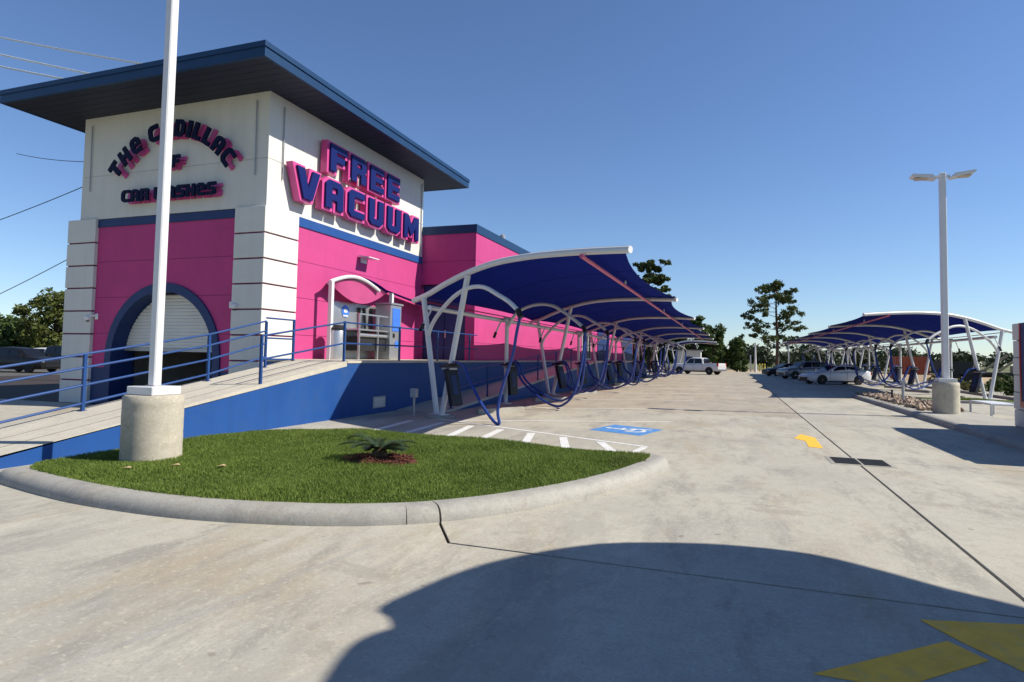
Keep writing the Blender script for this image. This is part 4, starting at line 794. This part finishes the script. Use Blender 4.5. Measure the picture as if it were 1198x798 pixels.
fb.v.append((ctr.x, ctr.y, HC+0.35)); fb.f = [(r*n+i, r*n+(i+1)%n, (r+1)*n+(i+1)%n, (r+1)*n+i) for r in range(rings-1) for i in range(n)] + [((rings-1)*n+i, (rings-1)*n+(i+1)%n, rings*n) for i in range(n)]
cpart(fb, 'fabric', 'fabric_navy', True, ec, EI)
cpart(MB().tube(cp+[cp[0]], 0.05, 6), 'edge_tube', 'white_metal', SM, ec, EI)
for x, y in ((6.6, 1.0), (6.6, 5.2)):
    cpart(MB().tube([(x,y,0),(x,y,HC+0.12)], 0.09, 10), 'post', 'white_metal', SM, ec, EI); cpart(MB().tube([(x,y,HC-0.1),(x-2.2,y+0.2,HC+0.12)], 0.06, 8), 'arm', 'white_metal', SM, ec, EI)

# ================================================================ VEHICLES  (local: +x forward, z up, wheels on z=0)
def loft(st, nseg=None):
    # st: list of (x, [(y,z)...]) half sections from bottom-centre to top-centre; mirrored
    mb = MB(); m = len(st[0][1])
    rings = []
    for x, sec in st:
        ring_ = [(x, y, z) for y, z in sec] + [(x, -y, z) for y, z in reversed(sec)]; rings.append(ring_)
    n = len(rings[0])
    for r in rings: mb.v += r
    mb.f = [(i*n+k, i*n+(k+1)%n, (i+1)*n+(k+1)%n, (i+1)*n+k) for i in range(len(rings)-1) for k in range(n)] + [tuple(range(n)), tuple((len(rings)-1)*n+k for k in reversed(range(n)))]
    return mb
def body_sec(w, zb, zt, crown=0.02):
    zm = zb+(zt-zb)*0.55
    return [(0.0,zb),(w*0.80,zb),(w*0.94,zb+0.05),(w*0.985,zb+0.16),(w,zm),(w*0.975,zt-0.10),(w*0.92,zt-0.03),(w*0.6,zt+crown*0.6),(0.0,zt+crown)]
def cab_sec(w0, w1, zb, zt):
    if zt-zb < 0.02: zt = zb+0.02
    return [(0.0,zb),(w0,zb),(w0*0.985,zb+(zt-zb)*0.15),(w1*1.03,zt-(zt-zb)*0.14),(w1*0.93,zt-(zt-zb)*0.03),(w1*0.5,zt+0.01),(0.0,zt+0.02)]
def wheel(parent, x, y, r, wd, rimm):
    sg = 1 if y > 0 else -1; o = MB().lathe([(r*0.62,-wd/2),(r*0.93,-wd/2),(r,-wd*0.3),(r,wd*0.3),(r*0.93,wd/2),(r*0.62,wd/2)], 28, (x, y, r), 'Y').build('wheel', 'rubber', parent, SM)
    mb = MB(); yy = y+sg*wd*0.40
    mb.lathe([(r*0.64,-0.02),(r*0.66,0.02),(r*0.58,0.02),(r*0.57,-0.015)], 28, (x, yy, r), 'Y')
    for k in range(5):
        a = k*1.2566+0.3; d = Vector((math.cos(a), 0, math.sin(a))); mb.obox(Vector((x, yy+sg*0.005, r))+d*r*0.32, d, (0,1,0), d.cross(Vector((0,1,0))), r*0.30, 0.012, r*0.085)
    mb.lathe([(r*0.14,-0.02),(r*0.14,0.03)], 12, (x, yy, r), 'Y'); mb.build('rim', rimm, o, SM)
    MB().lathe([(r*0.58,-0.01),(r*0.58,-0.004)], 20, (x, yy-sg*0.02, r), 'Y').build('brake_disc', 'dark', o)
    return o
def arch(parent, x, y, r, m='dark'):
    sg = 1 if y > 0 else -1; pts = [(x+(r*1.16)*math.cos(t), r+(r*1.16)*math.sin(t)) for t in [-0.25+i*(3.64/20) for i in range(21)]]
    MB().prism([pts], lambda a, b, d: (a, d, b), y, y+sg*0.012).build('wheel_arch', m, parent)
def quad_panel(parent, name, m, pts, off=0.0): return MB().add(pts, [tuple(range(len(pts)))]).build(name, m, parent)
def car(kind, paint, loc, heading, label, rimm='rim', group='parked cars'):
    o = empty('parked_car' if kind != 'pickup' else 'pickup_truck', loc, heading); tag(o, label, 'car' if kind != 'pickup' else 'truck', group)
    if kind == 'sedan':
        L, W, belt, roof, r, wb, gc = 4.9, 0.92, 0.96, 1.44, 0.335, 2.83, 0.20
        st = [(2.43,0.55,0.30,0.60),(2.38,0.74,0.22,0.68),(2.15,0.85,0.20,0.76),(1.7,0.91,0.20,0.86),(0.95,0.92,0.19,0.95),(0,0.92,0.19,0.97),(-1.0,0.92,0.19,0.99),(-1.9,0.91,0.20,1.05),(-2.25,0.86,0.24,1.06),(-2.42,0.76,0.32,1.0),(-2.46,0.62,0.45,0.92)]
        cab = [(1.02,0.80,0.70,0.94,0.96),(0.55,0.80,0.64,0.95,1.20),(0.12,0.80,0.58,0.96,1.385),(-0.3,0.80,0.57,0.97,1.435),(-0.75,0.80,0.57,0.98,1.44),(-1.25,0.79,0.57,1.0,1.37),(-1.70,0.77,0.60,1.03,1.19),(-2.05,0.74,0.66,1.04,1.06)]
        ws = [(0.92,1.0),(0.16,1.36)]; rg = [(-1.95,1.10),(-1.32,1.36)]; wins = [((0.62,0.995),(-0.42,1.01),(-0.42,1.36),(0.10,1.335)),((-0.50,1.01),(-1.28,1.045),(-1.22,1.32),(-0.50,1.365)),((-1.34,1.05),(-1.62,1.07),(-1.36,1.26))]
    elif kind == 'suv':
        L, W, belt, roof, r, wb, gc = 4.7, 0.93, 1.08, 1.72, 0.37, 2.75, 0.24
        st = [(2.33,0.6,0.38,0.80),(2.28,0.80,0.28,0.90),(2.0,0.90,0.25,1.0),(1.5,0.93,0.24,1.07),(0.9,0.93,0.24,1.10),(-0.2,0.93,0.24,1.11),(-1.6,0.93,0.25,1.13),(-2.15,0.91,0.30,1.14),(-2.33,0.82,0.40,1.10)]
        cab = [(1.0,0.82,0.72,1.08,1.12),(0.6,0.82,0.70,1.09,1.40),(0.25,0.82,0.67,1.09,1.62),(-0.2,0.82,0.66,1.1,1.70),(-1.0,0.82,0.66,1.1,1.72),(-1.7,0.81,0.66,1.12,1.68),(-2.05,0.80,0.67,1.12,1.48),(-2.25,0.78,0.70,1.12,1.16)]
        ws = [(0.92,1.15),(0.28,1.60)]; rg = [(-2.2,1.2),(-1.85,1.6)]; wins = [((0.62,1.13),(-0.35,1.14),(-0.35,1.60),(0.18,1.58)),((-0.43,1.14),(-1.25,1.16),(-1.22,1.60),(-0.43,1.61)),((-1.33,1.17),(-1.95,1.2),(-1.72,1.56),(-1.33,1.59))]
    else:
        L, W, belt, roof, r, wb, gc = 5.9, 1.0, 1.20, 1.92, 0.41, 3.7, 0.32
        st = [(2.92,0.80,0.50,1.02),(2.86,0.95,0.40,1.14),(2.4,1.0,0.38,1.18),(1.4,1.0,0.38,1.20),(0.5,1.0,0.36,1.22),(-1.0,1.0,0.36,1.24),(-1.1,1.0,0.38,1.28),(-2.7,1.0,0.42,1.30),(-2.88,0.99,0.46,1.30),(-2.92,0.96,0.52,1.29)]
        cab = [(1.40,0.90,0.80,1.18,1.22),(0.95,0.90,0.77,1.19,1.60),(0.62,0.90,0.74,1.2,1.85),(0.2,0.90,0.73,1.2,1.91),(-0.7,0.90,0.73,1.22,1.90),(-0.98,0.90,0.74,1.22,1.80),(-1.12,0.90,0.76,1.22,1.26)]
        ws = [(1.30,1.26),(0.68,1.82)]; rg = [(-1.1,1.32),(-1.0,1.76)]; wins = [((1.02,1.24),(0.08,1.25),(0.08,1.80),(0.60,1.78)),((0.0,1.25),(-0.92,1.27),(-0.88,1.76),(0.0,1.80))]
    loft([(x, body_sec(w_, zb, zt)) for x, w_, zb, zt in st]).build('body', paint, o, math.radians(50))
    loft([(x, cab_sec(w0, w1, zb, zt)) for x, w0, w1, zb, zt in cab]).build('cabin', paint, o, math.radians(50))
    def cabw(x, z):
        for a, b in zip(cab[:-1], cab[1:]):
            if b[0] <= x <= a[0]:
                f = (a[0]-x)/(a[0]-b[0]); w0, w1, zb, zt = [a[i]*(1-f)+b[i]*f for i in (1,2,3,4)]; t = min(1, max(0, (z-zb)/max(zt-zb, 0.05))); return w0+(w1*1.03-w0)*t
        return cab[0][1]
    for sg in (-1, 1):
        for wn in wins: quad_panel(o, 'side_window', 'glass', [(x, sg*(cabw(x, z)+0.012), z) for x, z in wn])
        mb = MB().obox((ws[0][0]-0.12, sg*(W+0.08), belt+0.10), (1,0,0), (0,1,0), (0,0,1), 0.06, 0.10, 0.07); mb.build('mirror', paint, o)
        for x in (wb/2, -wb/2):
            xx = x+(0.06 if kind == 'sedan' else 0); arch(o, xx, sg*(W-0.008), r); wheel(o, xx, sg*(W-0.10), r, 0.22, rimm)
        hx = st[1][0]
        MB().obox((hx-0.06, sg*(st[1][1]-0.05), st[1][3]-0.10), (1,0.5*-sg,0), (0.5*sg,1,0), (0,0,1), 0.16, 0.05, 0.055).build('headlight', 'lamp', o)
        tx = st[-2][0]; MB().obox((tx+0.02, sg*(st[-2][1]-0.06), st[-2][3]-0.16), (1,0,0), (0,1,0), (0,0,1), 0.07, 0.08, 0.10 if kind == 'sedan' else 0.17).build('tail_light', 'tail', o)
        for xd in ((-0.28, -1.12) if kind != 'pickup' else (0.12, -0.82)): MB().box(xd-0.10, xd+0.10, sg*(W+0.002), sg*(W+0.028), belt-0.14, belt-0.11).build('door_handle', paint, o)
        for xd in ((0.85,-0.46,-1.3) if kind != 'pickup' else (1.1,0.04,-1.04)): MB().box(xd-0.005, xd+0.005, sg*(W-0.02), sg*(W+0.004), gc+0.20, belt-0.05).build('door_seam', 'dark', o)
        MB().box(-wb/2+r+0.1, wb/2-r-0.1, sg*(W*0.93), sg*(W*0.985), gc-0.03, gc+0.07).build('side_sill', 'dark', o)
    a, b = ws; quad_panel(o, 'windshield', 'glass', [(a[0]+0.03, -cabw(a[0],a[1])*0.93, a[1]+0.02), (a[0]+0.03, cabw(a[0],a[1])*0.93, a[1]+0.02), (b[0]+0.05, cabw(b[0],b[1])*0.88, b[1]+0.04), (b[0]+0.05, -cabw(b[0],b[1])*0.88, b[1]+0.04)])
    a, b = rg; quad_panel(o, 'rear_window', 'glass', [(a[0]-0.05, -cabw(a[0],a[1])*0.9, a[1]+0.03), (a[0]-0.05, cabw(a[0],a[1])*0.9, a[1]+0.03), (b[0]-0.05, cabw(b[0],b[1])*0.86, b[1]+0.04), (b[0]-0.05, -cabw(b[0],b[1])*0.86, b[1]+0.04)])
    fx = st[0][0]; MB().box(fx-0.02, fx+0.025, -0.52, 0.52, st[0][2]+0.04, st[0][2]+0.22).build('grille', 'black', o)
    if kind == 'sedan': MB().box(fx-0.12, fx+0.01, -0.70, 0.70, 0.22, 0.33).build('bumper_intake', 'black', o)
    if kind == 'pickup':
        MB().box(-2.85, -1.16, -0.86, 0.86, 1.27, 1.325).build('bed_cover', 'black', o); MB().box(-3.06, -2.93, -0.92, 0.92, 0.46, 0.64, 0.02).build('rear_bumper', 'rim', o)
    else: MB().box(st[-1][0]-0.03, st[-1][0]+0.02, -0.26, 0.26, st[-1][2]+0.12, st[-1][2]+0.26).build('number_plate', 'white_plastic', o)
    return o
PI = math.pi
car('sedan', 'car_white', (7.2, 52.5, 0), PI+0.42, 'white four-door sedan parked nose-out under the right canopy', 'bronze')
car('suv', 'car_grey', (6.35, 65.5, 0), PI+0.45, 'silver grey sport utility car parked behind the white sedan', 'rim')
car('sedan', 'car_black', (5.5, 76.0, 0), PI+0.45, 'black car farthest back under the right canopy', 'rim')
car('pickup', 'car_white', (-3.8, 74.5, 0), PI-0.45, 'white pickup truck parked at the far end of the left row', 'rim')
car('suv', 'car_black', (-46.0, 29.0, -0.05), 0.15, 'black sport utility car on the side road left of the tower', 'rim')
car('pickup', 'car_black', (-53.0, 36.5, -0.05), 0.1, 'black pickup truck on the side road behind the black car', 'rim')
car('suv', 'car_white', (-58.5, 39.5, -0.05), 0.2, 'white car farthest back beside the left trees', 'rim')

# ================================================================ TREES
def tube_limb(mb, a, b, r0, r1, bend=0.1):
    a, b = Vector(a), Vector(b); d = b-a; mid = a+d*0.5+Vector((random.gauss(0,1),random.gauss(0,1),random.gauss(0,0.6)))*d.length*bend*0.5; pts = spline([a, mid, b], 8); mb.tube(pts, [r0+(r1-r0)*i/(len(pts)-1) for i in range(len(pts))], 7)
def pine(x, y, H, W, label, n_l=16, dens=150, low=0.30, leaf=0.30, seed=1):
    random.seed(seed); o = empty('pine_tree', (x, y, -0.1)); tag(o, label, 'tree', 'trees round the lot')
    mb = MB(); mb.tube(spline([(0,0,0),(0.1,0.05,H*0.35),(-0.12,0,H*0.7),(0.05,0,H*0.97)], 16), [0.34*(H/17)*(1-0.75*i/15) for i in range(16)][:16] if False else [0.36*(H/17)*(1-0.78*i/15) for i in range(len(spline([(0,0,0),(0.1,0.05,H*0.35),(-0.12,0,H*0.7),(0.05,0,H*0.97)], 16)))], 9)
    C, R = [], []
    for k in range(n_l):
        f = low+(0.97-low)*(k+0.5)/n_l; z = H*f; az = k*2.4+random.uniform(-0.7,0.7); u = (f-low)/(1-low); env = W*(0.50+0.62*math.sin(math.pi*(0.15+0.8*u)))*random.uniform(0.45,1.05)
        tip = Vector((math.cos(az)*env, math.sin(az)*env, z+random.uniform(-0.03,0.08)*H)); root = Vector((0,0,z-0.04*H)); tube_limb(mb, root, tip, 0.075*(1.25-f)*H/17+0.02, 0.02, 0.15)
        for q in range(6):
            t = random.uniform(0.45,1.08); c = root.lerp(tip, t)+Vector((random.gauss(0,0.12)*W,random.gauss(0,0.12)*W,random.gauss(0.05,0.055)*W)); s_ = random.uniform(0.07,0.15)*W
            C.append(c); R.append((s_*1.2, s_*1.2, s_*0.8))
    for q in range(9): C.append((random.gauss(0,0.12)*W, random.gauss(0,0.12)*W, H*random.uniform(0.90,1.0))); R.append((W*0.11,W*0.11,W*0.09))
    mb.build('trunk', 'bark', o, SM)
    leaves('crown', np.array([tuple(c) for c in C]), np.array(R), dens, leaf, 'pine_leaf', o, 0.2, 0.25)
def broad(x, y, H, W, label, m='oak_leaf', n_c=26, dens=110, leaf=0.28, seed=1, name='leafy_tree', cat='tree', group='trees round the lot', trunk=0.35):
    random.seed(seed); o = empty(name, (x, y, -0.1)); tag(o, label, cat, group); mb = MB()
    mb.tube(spline([(0,0,0),(0.06*W,0,H*0.25),(0,0.03*W,H*0.55)], 10), [0.03*H*(1-0.05*i) for i in range(len(spline([(0,0,0),(0.06*W,0,H*0.25),(0,0.03*W,H*0.55)], 10)))], 8)
    C, R = [], []
    for k in range(n_c):
        th = k*2.4; u = (k+0.5)/n_c; z = H*(trunk*0.55+(0.92-trunk*0.55)*u); env = W*math.sqrt(max(0.05, math.sin(math.pi*(0.12+0.82*u))))*random.uniform(0.35,1.0)
        c = Vector((math.cos(th)*env, math.sin(th)*env, z)); C.append(tuple(c)); s = random.uniform(0.24,0.42)*W; R.append((s,s,s*0.8))
        if k % 2 == 0: tube_limb(mb, (0,0,H*0.2+z*0.25), c, 0.012*H, 0.004*H)
    mb.build('trunk', 'bark', o, SM); leaves('crown', np.array(C), np.array(R), dens, leaf, m, o, 0.1, 0.35)
pine(7.64, 125, 16.6, 5.2, 'tall lone pine with open layered crown at the end of the drive aisle', 24, 46, 0.28, 0.30, 11)
pine(-12.6, 100, 17.2, 3.6, 'tall pine whose round crown rises behind the left canopy', 24, 80, 0.55, 0.30, 5)
broad(-5.6, 97, 8.8, 2.5, 'tall green tree rising behind the far end of the left canopy', n_c=22, dens=190, leaf=0.26, seed=3)
broad(-2.9, 98, 7.2, 2.3, 'rounded green tree behind the white pickup truck', n_c=22, dens=190, leaf=0.26, seed=4)
broad(0.5, 99, 5.2, 1.9, 'small dark bushy tree right of the white pickup truck', n_c=20, dens=190, leaf=0.24, seed=5, trunk=0.15)
broad(-9.5, 99, 6.5, 2.6, 'dark green tree behind the middle of the left canopy', n_c=22, dens=170, leaf=0.26, seed=6)
broad(-14.5, 102, 8.0, 3.2, 'broad dark tree at the end of the pink wing', n_c=24, dens=150, leaf=0.28, seed=8)
broad(-66.5, 45, 8.0, 3.3, 'sunlit yellow green tree left of the tower pier', 'lime_leaf', 30, 190, 0.26, seed=9)
for i, (x, y, H, W) in enumerate([(-73.5,46,4.3,3.0),(-79.5,50,5.0,3.6),(-70.0,54,3.6,3.0),(-86,52,5.6,4.2)]):
    broad(x, y, H, W, ['dark leafy tree left of the yellow green tree','dark leafy tree at the left edge of the picture','dark low tree just behind the yellow green tree','broad dark tree farthest left beyond the side road'][i], 'oak_leaf', 24, 130, 0.32, 20+i, trunk=0.15)
# shrubs right
sp_ = [(13.6,44.6,0.9,0.75),(15.6,47.4,1.0,0.9),(17.6,50.5,0.8,0.8),(17.9,54.0,1.0,0.9),(19.5,57.4,1.4,1.0),(14.6,41.6,0.6,0.6),(16.5,62.0,1.3,1.0),(20.6,52.0,0.7,0.7),(22.4,60.0,1.6,1.1),(15.0,52.0,0.8,0.7)]
for i, (x, y, H, W) in enumerate(sp_): broad(x, y, H*0.6+0.25, W*0.75, f'low olive green shrub behind the right vacuum row, {ORD[i]} from the camera side' , 'grass_dry' if i % 3 == 0 else 'oak_leaf', 12, 70, 0.10, 40+i, 'shrub', 'shrub', 'shrubs behind the right row', 0.05)
# far wood (one mass) and hedge lines
random.seed(3)
C, R = [], []
for k in range(900):
    x = random.uniform(-320, 330); y = 265+random.uniform(0,60)+abs(x)*0.05; h = random.uniform(5.5,9.5)*(1+0.12*math.sin(x*0.05)); z = random.uniform(0.2,0.85)*h; C.append((x,y,z)); R.append((random.uniform(2.5,4.5),2.5,random.uniform(1.4,2.4)))
fwd = leaves('far_wood', np.array(C), np.array(R), 42, 1.0, 'far_leaf', None, 0.0, 0.3); tag(fwd, 'low dark wood along the whole horizon', 'wood', kind='stuff')
C, R = [], []
for k in range(260):
    x = random.uniform(-40, 34); y = 136+random.uniform(0,18); C.append((x,y,random.uniform(0.4,3.0)+1.2*math.sin(x*0.35)**2)); R.append((1.5,1.5,1.1))
hd = leaves('far_thicket', np.array(C), np.array(R), 60, 0.45, 'far_leaf', None, 0.0, 0.3); tag(hd, 'dark green thicket across the end of the drive aisle', 'thicket', kind='stuff')
wg = blades('field_weeds', [(14,36),(40,40),(60,66),(15.2,64)], -0.16, 9000, 0.35, 0.05, 'grass_dry'); tag(wg, 'dry tufts of weeds in the field behind the right row', 'weeds', kind='stuff')

# container, trailer, loader
ct = empty('shipping_container', (17.3, 75, -0.06), 0.05); tag(ct, 'rusty orange shipping container in the field behind the right canopy', 'container')
MB().box(-1.5,1.5,-1.2,1.2,0.15,2.35).build('shell', 'rust', ct)
for k in range(10): MB().box(-1.45+k*0.3,-1.30+k*0.3,-1.24,-1.201,0.25,2.25).build('rib', 'rust', ct)
MB().box(-1.53,1.53,-1.26,1.26,2.351,2.45).build('top_frame', 'rust', ct)
tr = empty('flatbed_trailer', (21.5, 68, -0.06), 0.1); tag(tr, 'dark flatbed trailer with lifted steel ramps in the field', 'trailer')
MB().box(-4,4,-1.2,1.2,0.85,1.05).build('deck', 'iron', tr); MB().box(-3.9,3.9,-0.5,-0.35,0.6,0.849).build('chassis_beam', 'iron', tr)
for x in (-2.6,-1.6,1.6,2.6): wheel(tr, x, -1.05, 0.45, 0.25, 'iron')
for x in (0.6, 1.8): MB().obox((x, -0.9, 1.9), (0.8,0,0.6), (0,1,0), (-0.6,0,0.8), 1.2, 0.08, 0.1).build('ramp_arm', 'tan', tr)
MB().box(-3.8,-1.2,-1.1,1.1,1.052,2.0).build('crate_load', 'iron', tr); MB().box(2.6,3.6,-1,1,1.052,1.7).build('crate_load', 'tan', tr)
fe = empty('field_fence', (26, 88, -0.06)); tag(fe, 'low brown board fence running across the dirt field', 'fence'); FI = Matrix.Translation((26, 88, -0.06)).inverted()
for k in range(24): cpart(MB().box(12+k*3, 12.12+k*3, 88, 88.12, -0.06, 0.85), 'post', 'wood_pole', False, fe, FI)
for z in (0.35, 0.7): cpart(MB().box(12, 82, 87.95, 87.99, z, z+0.14), 'board', 'wood_pole', False, fe, FI)
bm_ = MB().prism([[(0,-0.1),(6,-0.1),(4,0.5),(2,0.55)]], lambda a, z, d: (d, 71+a, z), 16, 120).build('dirt_berm', 'dirt'); tag(bm_, kind='structure')

# bollards, far posts, utility things
for i, x in enumerate((4.15, 4.55, 4.95)):
    o = empty('bollard', (x, 112, -0.05)); tag(o, ['leftmost of three yellow bollards at the far end of the aisle','middle of three yellow bollards at the far end of the aisle','rightmost of three yellow bollards at the far end of the aisle'][i], 'bollard', 'yellow bollards'); MB().lathe([(0.1,0),(0.1,1.15),(0.07,1.24),(0.02,1.26)], 12).build('post', 'gold', o, SM); MB().lathe([(0.104,0.85),(0.104,0.95)], 12).build('band', 'black', o)
fp_ = empty('clearance_post', (3.25, 104, -0.05)); tag(fp_, 'tapered white post left of the yellow bollards at the far end', 'post'); MB().tube([(0,0,0),(0,0,4.2)], [0.22,0.10], 10).build('mast', 'white_metal', fp_, SM); MB().box(-0.8,-0.6,-0.1,0.1,0,2.6).build('stub_post', 'white_metal', fp_)
light_pole(18.4, 112, 0, 0.3, 0.7, 8.4, 'distant thin light pole behind the right canopy', 0.09)
light_pole(7.7, 100, 0, 0.25, 0.4, 4.6, 'short distant white light pole right of the lone pine', 0.08)
ub = empty('utility_building', (-5.9, 92, 0)); tag(ub, 'small white shed behind the white pickup truck', 'shed'); MB().box(-1.6,1.6,-1.2,1.2,0,2.9).build('wall', 'stucco_white', ub); MB().box(-1.8,1.8,-1.4,1.4,2.902,3.05).build('roof', 'grey_metal', ub); MB().box(-0.5,0.5,-1.25,-1.202,0,2.1).build('door', 'navy_paint', ub)
# power lines
up_ = empty('utility_pole', (-25.0, 24.0, 0)); tag(up_, 'wooden utility pole hidden behind the tower', 'pole'); MB().tube([(0,0,-0.1),(0,0,16.3)], [0.2,0.12], 10).build('mast', 'wood_pole', up_, SM)
for z in (15.7, 14.3): MB().box(-0.9,0.9,-0.06,0.06,z-0.3,z-0.18).build('crossarm', 'wood_pole', up_)
for i, (pa, pb) in enumerate(((( -78.713,45,37.559),(-46.959,45,28.082)),((-78.529,45,35.534),(-46.82,45,25.9)),((-78.401,45,34.122),(-46.783,45,25.2)))):
    sc = 24.0/45.0; A = Vector((pa[0]*sc, 24, 1.65+(pa[2]-1.65)*sc)); B = Vector((pb[0]*sc, 24, 1.65+(pb[2]-1.65)*sc)); E_ = A+(A-B)*1.1
    pts = [B.lerp(E_, t/20)+Vector((0,0,-0.35*4*(t/20)*(1-t/20))) for t in range(21)]
    tag(MB().tube(pts, 0.055, 5).build('power_line', 'wire'), ['uppermost of three pale wires crossing the sky left of the roof','middle of three pale wires crossing the sky left of the roof','lowest of three pale wires crossing the sky left of the roof'][i], 'wire', 'pale wires')
for i, (a, b, lab) in enumerate((((-19.15,16.5,8.62),(-34.0,20.5,11.4),'upper dark service cable meeting the tower wall'),((-19.15,16.5,6.9),(-40.0,19.5,2.2),'lower dark service cable sloping down left of the tower'),((-19.15,16.0,8.55),(-36,16.5,5.6),'short dark cable crossing the sky between the other two'))):
    A, B = Vector(a), Vector(b); pts = [A.lerp(B, t/16)+Vector((0,0,-0.3*4*(t/16)*(1-t/16))) for t in range(17)]
    tag(MB().tube(pts, 0.016, 5).build('service_cable', 'wire_dark'), lab, 'cable', 'service cables')
